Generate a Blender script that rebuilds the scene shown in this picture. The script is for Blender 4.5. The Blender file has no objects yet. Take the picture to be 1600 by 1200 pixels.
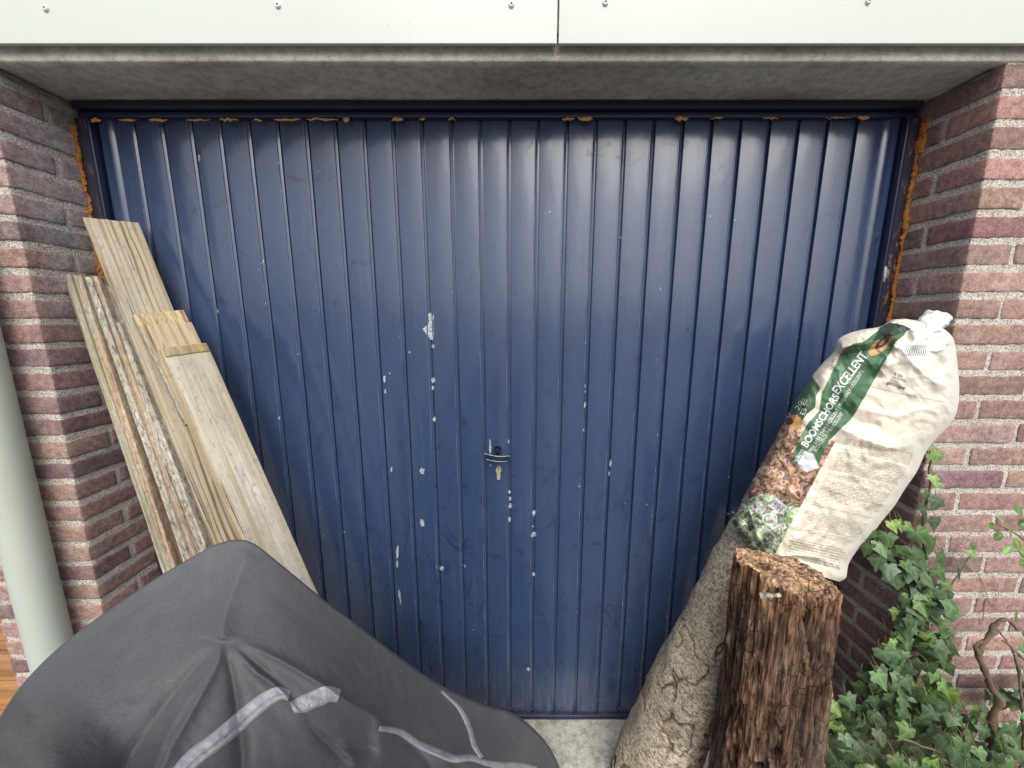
import bpy, bmesh, math, random
import numpy as np
from mathutils import Vector, Matrix
from mathutils.bvhtree import BVHTree
R = math.radians
random.seed(7); RNG = np.random.RandomState(11)
scene = bpy.context.scene
COL = scene.collection

# ------------------------------------------------------------------ camera, sky, sun
D = 1.09; H = 1.376; TH = R(10.03); F = 580.0          # distance to the door, eye height, pitch, focal in px of 1600
cam_d = bpy.data.cameras.new('camera'); cam = bpy.data.objects.new('camera', cam_d); COL.objects.link(cam)
cam_d.sensor_width = 36; cam_d.lens = 36*F/1600; cam_d.clip_start = .02; cam_d.clip_end = 500
cam.location = (0, -D, H)
cam.rotation_mode = 'XYZ'
ROLL = R(0.0)
cam.rotation_euler = (Matrix.Rotation(R(90)-TH, 3, 'X') @ Matrix.Rotation(ROLL, 3, 'Z')).to_euler()
scene.camera = cam
w = bpy.data.worlds.new('World'); scene.world = w; w.use_nodes = True
nt = w.node_tree; nt.nodes.clear()
sky = nt.nodes.new('ShaderNodeTexSky'); sky.sky_type = 'NISHITA'; sky.sun_disc = False
SUN_EL, SUN_AZ = 46, 8
sky.sun_elevation = R(SUN_EL); sky.sun_rotation = R(180-SUN_AZ)
sky.air_density = 1.0; sky.dust_density = 4.0; sky.ozone_density = .6
hs = nt.nodes.new('ShaderNodeHueSaturation'); hs.inputs['Saturation'].default_value = .30
bg = nt.nodes.new('ShaderNodeBackground'); bg.inputs['Strength'].default_value = .14
wo = nt.nodes.new('ShaderNodeOutputWorld')
nt.links.new(sky.outputs[0], hs.inputs['Color']); nt.links.new(hs.outputs[0], bg.inputs[0]); nt.links.new(bg.outputs[0], wo.inputs[0])
sl = bpy.data.lights.new('sun', 'SUN'); sl.energy = 1.5; sl.angle = R(60); sl.color = (1, .97, .92)
so = bpy.data.objects.new('sun', sl); COL.objects.link(so)
sd = Vector((math.sin(R(SUN_AZ))*math.cos(R(SUN_EL)), -math.cos(R(SUN_AZ))*math.cos(R(SUN_EL)), math.sin(R(SUN_EL))))
so.rotation_euler = sd.to_track_quat('Z', 'Y').to_euler(); so.location = (0, -3, 5)
scene.view_settings.view_transform = 'Standard'; scene.view_settings.look = 'None'
scene.view_settings.exposure = .45; scene.view_settings.gamma = 1
scene.render.resolution_x = 1024; scene.render.resolution_y = 768

# ------------------------------------------------------------------ helpers
CT, ST = math.cos(TH), math.sin(TH)
def ray(px, py):
    """direction through a pixel with unit horizontal reach"""
    cx, cy = (px-800)/F, (py-600)/F
    return np.array([cx, CT-cy*ST, -ST-cy*CT])
def P(px, py, Y):
    r = ray(px, py); t = (Y+D)/r[1]
    return np.array([0, -D, H]) + r*t
def Pv(px, py, Y):
    px, py, Y = np.broadcast_arrays(np.asarray(px, float), np.asarray(py, float), np.asarray(Y, float))
    cx, cy = (px-800)/F, (py-600)/F
    dy = CT-cy*ST; dz = -ST-cy*CT; t = (Y+D)/dy
    return np.stack([cx*t, -D+dy*t, H+dz*t], -1)
def line(px1, py1, px2, py2, Yt, Yb, zt=None):
    """world line seen through two pixels: depth Yt at the first point and Yb where z = 0"""
    a = P(px1, py1, Yt); y = Yt-.1
    for _ in range(40):
        b = P(px2, py2, y); y = Yt+(Yb-Yt)*(a[2]-b[2])/a[2]
    return a, P(px2, py2, y)
PERM = np.random.RandomState(3).permutation(4096)
VALS = np.random.RandomState(4).rand(4096)*2-1
def vn(p, seed=0):
    p = np.asarray(p, float)+seed*17.31; i = np.floor(p).astype(int); f = p-i; f = f*f*f*(f*(f*6-15)+10)
    def h(dx, dy, dz):
        return VALS[PERM[(PERM[(PERM[(i[..., 0]+dx) & 4095]+i[..., 1]+dy) & 4095]+i[..., 2]+dz) & 4095]]
    x, y, z = f[..., 0], f[..., 1], f[..., 2]
    def L(a, b, t): return a+(b-a)*t
    return L(L(L(h(0,0,0), h(1,0,0), x), L(h(0,1,0), h(1,1,0), x), y),
             L(L(h(0,0,1), h(1,0,1), x), L(h(0,1,1), h(1,1,1), x), y), z)
def fbm(p, o=4, seed=0):
    s = 0; a = 1; t = 0; p = np.asarray(p, float)
    for k in range(o): s = s+a*vn(p, seed+k); t += a; a *= .5; p = p*2.03
    return s/t
def sst(a, b, x): t = np.clip((x-a)/(b-a), 0, 1); return t*t*(3-2*t)
def worley(p, seed=0):
    """2-d cells: F1, F2 and a cell id"""
    p = np.asarray(p, float); i = np.floor(p).astype(int); f1 = np.full(p.shape[:-1], 9.); f2 = f1.copy(); idd = np.zeros(p.shape[:-1])
    for dx in (-1, 0, 1):
        for dy in (-1, 0, 1):
            a, b = i[..., 0]+dx, i[..., 1]+dy
            hh = PERM[(PERM[(a+seed*57) & 4095]+b) & 4095]
            qx = a+(VALS[hh]+1)/2; qy = b+(VALS[PERM[hh]]+1)/2
            d = np.hypot(p[..., 0]-qx, p[..., 1]-qy); m = d < f1
            f2 = np.where(m, f1, np.minimum(f2, d)); idd = np.where(m, VALS[PERM[PERM[hh]]]*.5+.5, idd); f1 = np.where(m, d, f1)
    return f1, f2, idd
def mesh(name, verts, faces, mat, parent=None, smooth=True, col=None, uv=None):
    me = bpy.data.meshes.new(name)
    v = [tuple(map(float, a)) for a in np.asarray(verts, float)]
    if isinstance(faces, np.ndarray): faces = faces.tolist()
    me.from_pydata(v, [], faces); me.update()
    mats = mat if isinstance(mat, (list, tuple)) else [mat]
    for m in mats: me.materials.append(m)
    if smooth: me.polygons.foreach_set('use_smooth', [True]*len(me.polygons))
    if col is not None:
        c = np.asarray(col, float)
        if c.shape[1] == 3: c = np.hstack([c, np.ones((len(c), 1))])
        at = me.color_attributes.new('Col', 'FLOAT_COLOR', 'POINT'); at.data.foreach_set('color', c.ravel().astype('f4'))
    o = bpy.data.objects.new(name, me); COL.objects.link(o)
    if parent is not None:
        o.parent = parent; o.matrix_parent_inverse = Matrix.Translation(-parent.location)
    return o
def tag(o, label=None, cat=None, group=None, kind=None):
    if label: o['label'] = label
    if cat: o['category'] = cat
    if group: o['group'] = group
    if kind: o['kind'] = kind
    return o
def thing(name, loc, label, cat, group=None):
    o = bpy.data.objects.new(name, None); COL.objects.link(o); o.location = tuple(map(float, loc)); o.empty_display_size = .1
    return tag(o, label, cat, group)
def gridf(nu, nv, wrap=False, off=0):
    i, j = np.meshgrid(np.arange(nu-(0 if wrap else 1)), np.arange(nv-1), indexing='ij')
    a = i*nv+j; b = ((i+1) % nu)*nv+j
    return np.stack([a, b, b+1, a+1], -1).reshape(-1, 4)+off
class MB:
    def __init__(s): s.v = []; s.f = []; s.c = []; s.n = 0; s.mi = []
    def add(s, v, f, c=None, mi=0):
        v = np.asarray(v, float).reshape(-1, 3); s.v.append(v)
        f = [[int(i)+s.n for i in q] for q in f]; s.f += f; s.mi += [mi]*len(f)
        if c is None: c = (1, 1, 1)
        c = np.asarray(c, float)
        if c.ndim == 1: c = np.tile(c, (len(v), 1))
        s.c.append(c); s.n += len(v)
    def build(s, name, mat, parent=None, smooth=True):
        o = mesh(name, np.vstack(s.v), s.f, mat, parent, smooth, np.vstack(s.c))
        if max(s.mi) > 0: o.data.polygons.foreach_set('material_index', s.mi)
        return o
    def box(s, lo, hi, c=None, r=.002, step=.02, disp=None, mi=0):
        v, f = rbox(lo, hi, r, step, disp); s.add(v, f, c, mi)
    def tube(s, pts, rad, n=10, c=None, cap=True, disp=None, mi=0):
        v, f = tubev(pts, rad, n, cap)
        if disp is not None: v = disp(v)
        s.add(v, f, c, mi)
def axis_vals(a, b, r, step):
    L = b-a; r = min(r, L/2.01); n = max(1, int(round((L-2*r)/step)))
    return np.concatenate([[a, a+.35*r], np.linspace(a+r, b-r, n+1), [b-.35*r, b]])
def rbox(lo, hi, r=.002, step=.02, disp=None):
    lo = np.array(lo, float); hi = np.array(hi, float); st = step if hasattr(step, '__len__') else (step,)*3
    ax = [axis_vals(lo[k], hi[k], r, st[k]) for k in range(3)]
    V = []; Fs = []; n = 0
    for k in range(3):
        a, b = (k+1) % 3, (k+2) % 3
        for side, val in ((0, lo[k]), (1, hi[k])):
            A, B = np.meshgrid(ax[a], ax[b], indexing='ij'); g = np.zeros(A.shape+(3,)); g[..., a] = A; g[..., b] = B; g[..., k] = val
            f = gridf(len(ax[a]), len(ax[b]))+n
            if side == 0: f = f[:, ::-1]
            V.append(g.reshape(-1, 3)); Fs.append(f); n += A.size
    V = np.vstack(V); Fs = np.vstack(Fs)
    rr = np.minimum(r, (hi-lo)/2.01)
    inn = np.clip(V, lo+rr, hi-rr); d = V-inn; dn = d/np.maximum(np.linalg.norm(d/rr, axis=1, keepdims=True), 1e-9)
    V = inn+dn
    nn = dn/np.maximum(np.linalg.norm(dn, axis=1, keepdims=True), 1e-9)
    if disp is not None: V = disp(V, nn)
    return V, Fs
def tubev(pts, rad, n=10, cap=True):
    pts = np.asarray(pts, float); m = len(pts); rad = np.broadcast_to(rad, (m,))
    t = np.gradient(pts, axis=0); t /= np.linalg.norm(t, axis=1, keepdims=True)
    ref = np.array([.13, .9, .31]) if abs(t[0][1]) < .8 else np.array([1., .1, 0])
    u = ref-t*np.sum(ref*t, 1, keepdims=True); u /= np.linalg.norm(u, axis=1, keepdims=True); v = np.cross(t, u)
    a = np.linspace(0, 2*math.pi, n, endpoint=False)
    g = pts[None]+rad[None, :, None]*(np.cos(a)[:, None, None]*u[None]+np.sin(a)[:, None, None]*v[None])
    V = g.reshape(-1, 3); f = gridf(n, m, True).tolist()
    if cap: f.append([i*m for i in range(n)]); f.append([i*m+m-1 for i in range(n)][::-1])
    return V, f
def smoothpath(p, n):
    """Catmull-Rom through the points"""
    p = np.asarray(p, float); q = np.vstack([2*p[0]-p[1], p, 2*p[-1]-p[-2]]); T = np.linspace(0, len(p)-1-1e-9, n); i = T.astype(int); t = (T-i)[:, None]
    a, b, c, d = q[i], q[i+1], q[i+2], q[i+3]
    return .5*(2*b+(c-a)*t+(2*a-5*b+4*c-d)*t*t+(3*b-a-3*c+d)*t**3)
def inpoly(x, y, poly):
    poly = np.asarray(poly, float); c = np.zeros(np.shape(x), bool); j = len(poly)-1
    for i in range(len(poly)):
        xi, yi = poly[i]; xj, yj = poly[j]
        c ^= ((yi > y) != (yj > y)) & (x < (xj-xi)*(y-yi)/(yj-yi+1e-12)+xi); j = i
    return c

# ------------------------------------------------------------------ materials
class NT:
    def __init__(s, name):
        s.m = bpy.data.materials.new(name); s.m.use_nodes = True; s.t = s.m.node_tree; s.b = s.t.nodes['Principled BSDF']; s.tc = s.t.nodes.new('ShaderNodeTexCoord')
    def n(s, ty, **kw):
        nd = s.t.nodes.new(ty)
        for k, v in kw.items():
            if k.startswith('i_'): s.set(nd.inputs[k[2:].replace('_', ' ')], v)
            else: setattr(nd, k, v)
        return nd
    def set(s, inp, v):
        if isinstance(v, bpy.types.NodeSocket): s.t.links.new(v, inp)
        else: inp.default_value = v
    def noise(s, scale=5, detail=4, rough=.55, vec=None, dist=0, sc3=None):
        v = vec or s.tc.outputs['Object']
        if sc3:
            mp = s.n('ShaderNodeMapping'); s.set(mp.inputs['Vector'], v); mp.inputs['Scale'].default_value = sc3; v = mp.outputs[0]
        nd = s.n('ShaderNodeTexNoise'); s.set(nd.inputs['Vector'], v); nd.inputs['Scale'].default_value = scale; nd.inputs['Detail'].default_value = detail
        nd.inputs['Roughness'].default_value = rough; nd.inputs['Distortion'].default_value = dist
        return nd.outputs['Fac']
    def voro(s, scale=5, feature='F1', vec=None, sc3=None):
        v = vec or s.tc.outputs['Object']
        if sc3:
            mp = s.n('ShaderNodeMapping'); s.set(mp.inputs['Vector'], v); mp.inputs['Scale'].default_value = sc3; v = mp.outputs[0]
        nd = s.n('ShaderNodeTexVoronoi', feature=feature); s.set(nd.inputs['Vector'], v); nd.inputs['Scale'].default_value = scale
        return nd.outputs['Distance']
    def rng(s, f, a, b, c=0, d=1):
        nd = s.n('ShaderNodeMapRange'); nd.clamp = True; s.set(nd.inputs[0], f)
        for i, v in enumerate((a, b, c, d)): nd.inputs[i+1].default_value = v
        return nd.outputs[0]
    def math(s, op, a, b=0):
        nd = s.n('ShaderNodeMath', operation=op); s.set(nd.inputs[0], a); s.set(nd.inputs[1], b); return nd.outputs[0]
    def mix(s, f, a, b, mode='MIX'):
        nd = s.n('ShaderNodeMix', data_type='RGBA', blend_type=mode); s.set(nd.inputs[0], f); s.set(nd.inputs[6], a if not isinstance(a, tuple) else a+(1,)*(4-len(a))); s.set(nd.inputs[7], b if not isinstance(b, tuple) else b+(1,)*(4-len(b)))
        return nd.outputs[2]
    def attr(s, name='Col'):
        return s.n('ShaderNodeAttribute', attribute_name=name).outputs['Color']
    def bump(s, h, strength=.5, dist=.002, prev=None):
        nd = s.n('ShaderNodeBump'); nd.inputs['Strength'].default_value = strength; nd.inputs['Distance'].default_value = dist; s.set(nd.inputs['Height'], h)
        if prev is not None: s.set(nd.inputs['Normal'], prev)
        return nd.outputs[0]
    def out(s, col=None, rough=None, nrm=None, metal=None, spec=None):
        if col is not None: s.set(s.b.inputs['Base Color'], col if not isinstance(col, tuple) else col+(1,)*(4-len(col)))
        if rough is not None: s.set(s.b.inputs['Roughness'], rough)
        if nrm is not None: s.set(s.b.inputs['Normal'], nrm)
        if metal is not None: s.set(s.b.inputs['Metallic'], metal)
        if spec is not None: s.set(s.b.inputs['Specular IOR Level'], spec)
        return s.m
M = {}
def mk_brick():
    t = NT('brick'); c = t.attr()
    n1 = t.noise(9, 5); n2 = t.noise(75, 6, .72); n3 = t.noise(300, 4, .7)
    c = t.mix(t.rng(n1, .3, .7, 0, .65), c, t.mix(1, c, (.66, .64, .70), 'MULTIPLY'))
    c = t.mix(t.rng(n2, .48, .64, 0, .75), c, t.mix(1, c, (1.45, 1.45, 1.42), 'MULTIPLY'))
    c = t.mix(t.rng(n2, .50, .38, 0, .50), c, t.mix(1, c, (.52, .48, .50), 'MULTIPLY'))
    c = t.mix(t.rng(n3, .50, .66, 0, .45), c, t.mix(1, c, (1.9, 1.85, 1.8), 'MULTIPLY'))
    bl = t.math('MULTIPLY', t.rng(t.noise(8, 7, .70, dist=.5), .54, .70), t.rng(n2, .36, .58, .15, 1))
    c = t.mix(t.math('MULTIPLY', bl, .6), c, (.42, .395, .40))
    c = t.mix(t.rng(t.voro(210), .13, .05, 0, .5), c, (.05, .03, .03))
    b = t.bump(n2, .8, .0035); b = t.bump(n3, .7, .0015, b)
    return t.out(c, .9, b, spec=.22)
M['brick'] = mk_brick()
def mk_mortar():
    t = NT('mortar'); n1 = t.noise(12, 4); v = t.voro(420); n2 = t.noise(300, 3, .7)
    c = t.mix(n1, (.66, .625, .56), (.80, .76, .69)); c = t.mix(t.rng(n2, .40, .56, 0, 1), t.mix(1, c, (.42, .39, .37), 'MULTIPLY'), c); c = t.mix(t.rng(t.noise(150, 5, .8), .46, .36, 0, .6), c, (.17, .155, .14))
    c = t.mix(t.rng(v, .25, .1, 0, .35), c, (.75, .70, .60))
    c = t.mix(t.rng(t.noise(3.2, 5), .54, .72, 0, .35), c, (.30, .285, .25))
    b = t.bump(t.noise(240, 4, .7), 1, .005)
    return t.out(c, .95, b, spec=.15)
M['mortar'] = mk_mortar()
def mk_concrete(name, a, b_, stain, bs=1.0):
    t = NT(name); n1 = t.noise(3.5, 6, .62, dist=.4); n2 = t.noise(45, 5, .65)
    c = t.mix(t.rng(n1, .36, .64), a, b_); c = t.mix(t.rng(t.noise(2.1, 5, .6, sc3=(1, 2.5, 3)), .45, .68, 0, .75), c, stain)
    c = t.mix(t.rng(n2, .45, .62, 0, min(.8, .3*bs**1.5)), c, t.mix(1, c, (.55, .53, .50), 'MULTIPLY')); c = t.mix(t.rng(t.noise(260, 4, .75), .52, .64, 0, min(.5, .15*bs**1.8)), c, (.16, .15, .135))
    c = t.mix(t.rng(t.voro(95), .10, .05, 0, .8), c, (.05, .045, .04))
    c = t.mix(t.rng(t.noise(16, 6, .7, sc3=(1, 2, 3)), .58, .66, 0, .35), c, (.5, .49, .45))
    b = t.bump(n2, .5*bs, .003); b = t.bump(t.noise(330, 3), .5*bs, .0015, b); b = t.bump(t.rng(t.voro(95), .0, .12), .6*bs, .003, b)
    return t.out(c, .9, b, spec=.25)
M['lintel'] = mk_concrete('lintel concrete', (.68, .66, .60), (.80, .77, .70), (.38, .32, .295), 1.45)
M['sill'] = mk_concrete('threshold concrete', (.50, .49, .44), (.66, .65, .60), (.30, .31, .22), 2)
def mk_paint():
    t = NT('blue gloss paint'); z0 = t.n('ShaderNodeSeparateXYZ'); t.set(z0.inputs[0], t.tc.outputs['Object'])
    wv = t.noise(2.2, 4, .5); sc = t.noise(14, 7, .72, dist=1.2); fine = t.noise(70, 4)
    c = t.mix(wv, (.026, .048, .108), (.033, .058, .130))
    c = t.mix(t.rng(sc, .575, .68, 0, .75), c, (.010, .014, .05))
    sp = t.rng(t.voro(26), .095, .05); c = t.mix(t.math('MULTIPLY', sp, t.rng(t.noise(3, 3), .42, .6, 0, .75)), c, (.008, .01, .03))
    sp2 = t.math('MULTIPLY', t.rng(t.noise(48, 4, .6, sc3=(1, 1, .8)), .655, .70), t.rng(t.noise(2.5, 3), .40, .55)); c = t.mix(t.math('MULTIPLY', sp2, .8), c, (.006, .008, .025))
    sm = t.math('MULTIPLY', t.rng(t.noise(8, 6, .75, sc3=(1.6, 1, .9), dist=1.5), .56, .66), t.rng(z0.outputs[2], 1.25, .8)); c = t.mix(t.math('MULTIPLY', sm, .5), c, (.008, .012, .038))
    st = t.noise(5, 6, .7, sc3=(9, 9, .7), dist=.3); c = t.mix(t.rng(st, .55, .75, 0, .16), c, (.16, .19, .26))
    scr = t.rng(t.noise(3.0, 3, .5, sc3=(26, 26, 5), dist=2.5), .495, .505); scr2 = t.math('MULTIPLY', scr, t.rng(t.noise(3.0, 3, .5, sc3=(26, 26, 5), dist=2.5), .515, .505))
    c = t.mix(t.math('MULTIPLY', scr2, t.rng(t.noise(2.5, 3), .52, .62, 0, .30)), c, (.006, .008, .03))
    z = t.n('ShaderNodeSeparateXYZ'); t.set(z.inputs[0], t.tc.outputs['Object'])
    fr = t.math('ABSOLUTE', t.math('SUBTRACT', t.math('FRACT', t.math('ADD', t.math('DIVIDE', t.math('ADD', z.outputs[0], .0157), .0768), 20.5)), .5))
    worn = t.math('MULTIPLY', t.rng(fr, .022, .008), t.rng(t.noise(7, 6, .75, sc3=(8, 8, .9)), .44, .58, .12, .75)); c = t.mix(worn, c, (.14, .18, .27))  # worn groove ridges, with the highlight along each one painted in as paler blue
    # dust gathers low on the leaf
    dust = t.math('MULTIPLY', t.rng(z.outputs[2], .30, .0), t.rng(t.noise(30, 5, .7, sc3=(3, 3, .5)), .45, .75)); c = t.mix(t.math('MULTIPLY', dust, .35), c, (.25, .24, .22))
    r = t.rng(t.noise(4, 5, .6, sc3=(2, 2, .6)), .3, .7, .17, .33); r2 = t.math('ADD', r, t.rng(sc, .58, .7, 0, .18))
    b = t.bump(t.noise(5.5, 3, .5, sc3=(1.6, 1, .35)), .28, .010); b = t.bump(t.noise(150, 2, sc3=(1, 1, .25)), .07, .0008, b); b = t.bump(t.noise(38, 2), .05, .002, b)
    t.b.inputs['Coat Weight'].default_value = .5; t.b.inputs['Coat Roughness'].default_value = .12; t.set(t.b.inputs['Coat Normal'], b)
    return t.out(c, r2, b, spec=.75)
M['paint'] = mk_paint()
def mk_frame():
    t = NT('dark navy frame paint'); c = t.mix(t.noise(8, 4), (.010, .014, .040), (.018, .026, .062))
    t.out(c, .32, t.bump(t.noise(40, 3), .2, .002), spec=.5); return t.m
M['frame'] = mk_frame()
def mk_rusty():
    t = NT('rust speckled frame paint'); c = t.mix(t.noise(8, 4), (.010, .013, .028), (.024, .026, .045))
    m = t.rng(t.noise(70, 5, .7, sc3=(1.5, 1, .7)), .53, .60); c = t.mix(t.math('MULTIPLY', m, t.rng(t.noise(9, 3), .45, .6)), c, (.34, .14, .03))
    return t.out(c, .6, t.bump(t.noise(80, 4), .5, .002), spec=.4)
M['rusty'] = mk_rusty()
def mk_simple(name, col, rough=.6, var=.25, sc=30, bs=.3, bd=.001, metal=0, spec=.4):
    t = NT(name); c = t.mix(t.noise(sc, 5), tuple(x*(1-var) for x in col), tuple(min(1, x*(1+var)) for x in col))
    return t.out(c, rough, t.bump(t.noise(sc*5, 4), bs, bd), metal, spec)
M['foam'] = mk_simple('orange foam', (.42, .165, .035), .9, .7, 90, 1, .004)
M['foam2'] = mk_simple('pale foam', (.55, .28, .10), .8, .35, 60, .8, .002)
def mk_chip():
    t = NT('bare chipped paint'); c = t.mix(t.rng(t.noise(160, 4, .7), .42, .6), (.16, .21, .23), (.50, .54, .52)); return t.out(c, .6, t.bump(t.noise(200, 3), .5, .001))
M['chip'] = mk_chip()
def mk_fascia():
    t = NT('white fascia board'); c = t.mix(t.noise(2, 5), (.58, .625, .585), (.645, .685, .645))
    c = t.mix(t.math('MULTIPLY', t.rng(t.voro(38, sc3=(1, 1, 1)), .07, .035, 0, .6), t.rng(t.noise(5, 3), .45, .65)), c, (.25, .25, .23))
    c = t.mix(t.rng(t.noise(14, 7, .75, sc3=(3, 3, .8)), .55, .75, 0, .25), c, (.50, .52, .48))
    return t.out(c, .35, t.bump(t.noise(3, 3), .15, .004), spec=.4)
M['fascia'] = mk_fascia()
M['screw'] = mk_simple('white capped screw', (.60, .63, .60), .4, .1)
M['screwhole'] = mk_simple('screw recess', (.12, .12, .12), .5, .1)
def mk_pipe():
    t = NT('pale green plastic pipe'); c = t.mix(t.noise(6, 5, .6, sc3=(1, 1, .4)), (.40, .46, .42), (.47, .51, .46))
    c = t.mix(t.rng(t.noise(4, 5, .6, sc3=(1.5, 1.5, .5)), .5, .7, 0, .5), c, (.44, .42, .31))
    c = t.mix(t.rng(t.voro(22, sc3=(1, 1, .8)), .07, .04, 0, .5), c, (.22, .22, .18))
    n_ = t.noise(5, 3, .5, sc3=(5, 5, 1.5), dist=2); c = t.mix(t.math('MULTIPLY', t.math('MULTIPLY', t.rng(n_, .497, .5), t.rng(n_, .506, .503)), t.rng(t.noise(7, 2), .60, .68, 0, .6)), c, (.17, .18, .16))
    return t.out(c, .45, t.bump(t.noise(60, 3), .12, .001), spec=.35)
M['pipe'] = mk_pipe()
def mk_wood(name, a, b_, ring, rs, grey=.4, lich=0, knots=True, hor=False):
    """weathered board: grain runs along local z"""
    t = NT(name)
    if hor:
        rt = t.n('ShaderNodeMapping'); t.set(rt.inputs['Vector'], t.tc.outputs['Object']); rt.inputs['Rotation'].default_value = (0, R(90), 0)
        class _T: outputs = {'Object': rt.outputs[0]}
        t.tc = _T
    wv = t.n('ShaderNodeTexWave', wave_type='BANDS', bands_direction='X', wave_profile='SIN')
    mp = t.n('ShaderNodeMapping'); t.set(mp.inputs['Vector'], t.tc.outputs['Object']); mp.inputs['Scale'].default_value = (1, 1, .10)
    t.set(wv.inputs['Vector'], mp.outputs[0]); wv.inputs['Scale'].default_value = rs; wv.inputs['Distortion'].default_value = 9; wv.inputs['Detail'].default_value = 3; wv.inputs['Detail Scale'].default_value = 1.1; wv.inputs['Detail Roughness'].default_value = .45
    g = wv.outputs['Fac']; fib = t.noise(90, 4, .6, sc3=(1, 1, .03))
    c = t.mix(t.rng(t.noise(4, 5), .3, .7), a, b_); clear = t.rng(t.noise(9, 2, .5, sc3=(1, 1, .12)), .40, .54, .2, 1); c = t.mix(t.math('MULTIPLY', t.rng(g, .55, .95, 0, .95), clear), c, ring); c = t.mix(t.rng(fib, .42, .66, 0, .75), c, t.mix(1, c, (.62, .56, .48), 'MULTIPLY'))
    c = t.mix(t.math('MULTIPLY', t.rng(t.noise(16, 7, .78, sc3=(1, 1, .35)), .46, .64), grey), c, (.30, .29, .26))
    fl = t.noise(120, 5, .7, sc3=(1, 1, .45)); c = t.mix(t.rng(fl, .55, .66, 0, .55), c, (.19, .165, .14))
    if lich:
        l = t.rng(t.noise(130, 5, .75, sc3=(1, 1, .4)), .49, .62); c = t.mix(t.math('MULTIPLY', l, lich*.8), c, (.06, .055, .05))
        l2 = t.math('MULTIPLY', t.rng(t.noise(170, 5, .75, sc3=(1, 1, .35)), .52, .64), t.rng(t.noise(14, 3, sc3=(1, 1, .2)), .42, .58)); c = t.mix(t.math('MULTIPLY', l2, lich), c, (.62, .61, .56))
        l3 = t.math('MULTIPLY', t.rng(t.noise(6, 4), .60, .68), t.rng(t.noise(60, 3), .5, .6)); c = t.mix(t.math('MULTIPLY', l3, lich*.8), c, (.36, .34, .06))
    if knots:
        k = t.voro(4.0, sc3=(1, 1, .55)); c = t.mix(t.rng(k, .12, .05, 0, .6), c, (.22, .13, .06)); c = t.mix(t.rng(k, .022, .014), c, (.03, .02, .015))
    cr = t.noise(3.4, 3, .5, sc3=(5, 5, .10), dist=.3); crm = t.math('MULTIPLY', t.rng(cr, .497, .500), t.rng(cr, .505, .502)); crm = t.math('MULTIPLY', crm, t.rng(t.noise(2.2, 2), .46, .54))
    c = t.mix(t.math('MULTIPLY', crm, .8), c, (.05, .04, .03))
    b = t.bump(fib, .5, .0015); b = t.bump(g, -.25, .001, b); b = t.bump(fl, .4, .0012, b); b = t.bump(crm, -.7, .002, b)
    return t.out(c, .85, b, spec=.2)
M['wood_pale'] = mk_wood('weathered pale board', (.40, .345, .245), (.52, .465, .36), (.20, .135, .07), 24, .45)
M['wood_grey'] = mk_wood('grey white board', (.47, .43, .34), (.62, .58, .50), (.46, .40, .29), 5, .65)
M['wood_tan'] = mk_wood('tan board', (.48, .38, .24), (.55, .46, .32), (.28, .19, .10), 15, .2)
M['wood_pink'] = mk_wood('pinkish edge board', (.38, .255, .165), (.45, .36, .245), (.26, .16, .10), 34, .7, .6, False)
M['wood_moss'] = mk_wood('lichen spotted board', (.38, .35, .29), (.46, .42, .34), (.26, .22, .17), 22, .4, 1.0, False)
M['wood_batten'] = mk_wood('yellowed batten', (.42, .30, .12), (.48, .37, .20), (.16, .10, .05), 8, .6, .3)
M['wood_worn'] = mk_wood('worn orange flecked board', (.50, .40, .22), (.58, .48, .30), (.30, .15, .05), 14, .6, .55)
M['wood_green'] = mk_wood('green grey board', (.30, .28, .19), (.38, .35, .25), (.20, .17, .12), 22, .4, .35, False)
M['wood_dark'] = mk_wood('dark grey board', (.17, .17, .15), (.23, .225, .19), (.11, .10, .09), 15, .5, .5, False)
M['wood_door'] = mk_wood('orange brown boarding', (.36, .17, .06), (.44, .23, .09), (.24, .11, .04), 4, .2, 0, True, True)
def mk_cover():
    t = NT('dark grey coated fabric'); c = t.mix(t.noise(3, 4), (.058, .062, .070), (.072, .076, .084))
    c = t.mix(t.rng(t.noise(5, 7, .75), .52, .72, 0, .30), c, (.15, .15, .145))
    c = t.mix(t.rng(t.voro(15), .016, .009), c, (.55, .53, .48))
    n_ = t.noise(4, 3, .5, sc3=(6, 2, 6), dist=2.6); m = t.math('MULTIPLY', t.rng(n_, .497, .5), t.rng(n_, .505, .502)); c = t.mix(t.math('MULTIPLY', m, t.rng(t.noise(5, 2), .62, .70, 0, .35)), c, (.30, .30, .28))
    wv = t.noise(900, 1)
    b = t.bump(t.noise(11, 5, .6, dist=.8), .42, .010); b = t.bump(wv, .12, .0005, b); b = t.bump(t.noise(38, 5, .65, dist=.6),   .15, .003, b); c = t.mix(t.rng(t.noise(420, 2), .4, .65, 0, .25), c, (.13, .135, .145))
    return t.out(c, t.rng(t.noise(4, 4), .3, .7, .55, .66), b, spec=.32)
M['cover'] = mk_cover()
def mk_strip():
    t = NT('grey reflective tape'); c = t.mix(t.noise(30, 5), (.23, .23, .26), (.33, .33, .37)); return t.out(c, .45, t.bump(t.noise(60, 4), .5, .002), spec=.5)
M['strip'] = mk_strip()
M['piping'] = mk_simple('worn grey seam tape', (.24, .235, .27), .6, .3, 50, .6, .002)
def mk_attr(name, rough=.7, bsc=200, bs=.3, bd=.001, spec=.3, var=.2):
    t = NT(name); c = t.attr(); c = t.mix(t.rng(t.noise(bsc*.4, 4), .3, .7, 0, var), c, t.mix(1, c, (.6, .6, .6), 'MULTIPLY'))
    return t.out(c, rough, t.bump(t.noise(bsc, 4, .65), bs, bd), spec=spec)
M['bag'] = mk_attr('printed plastic bag', .42, 60, .22, .002, .45, .08)
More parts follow.
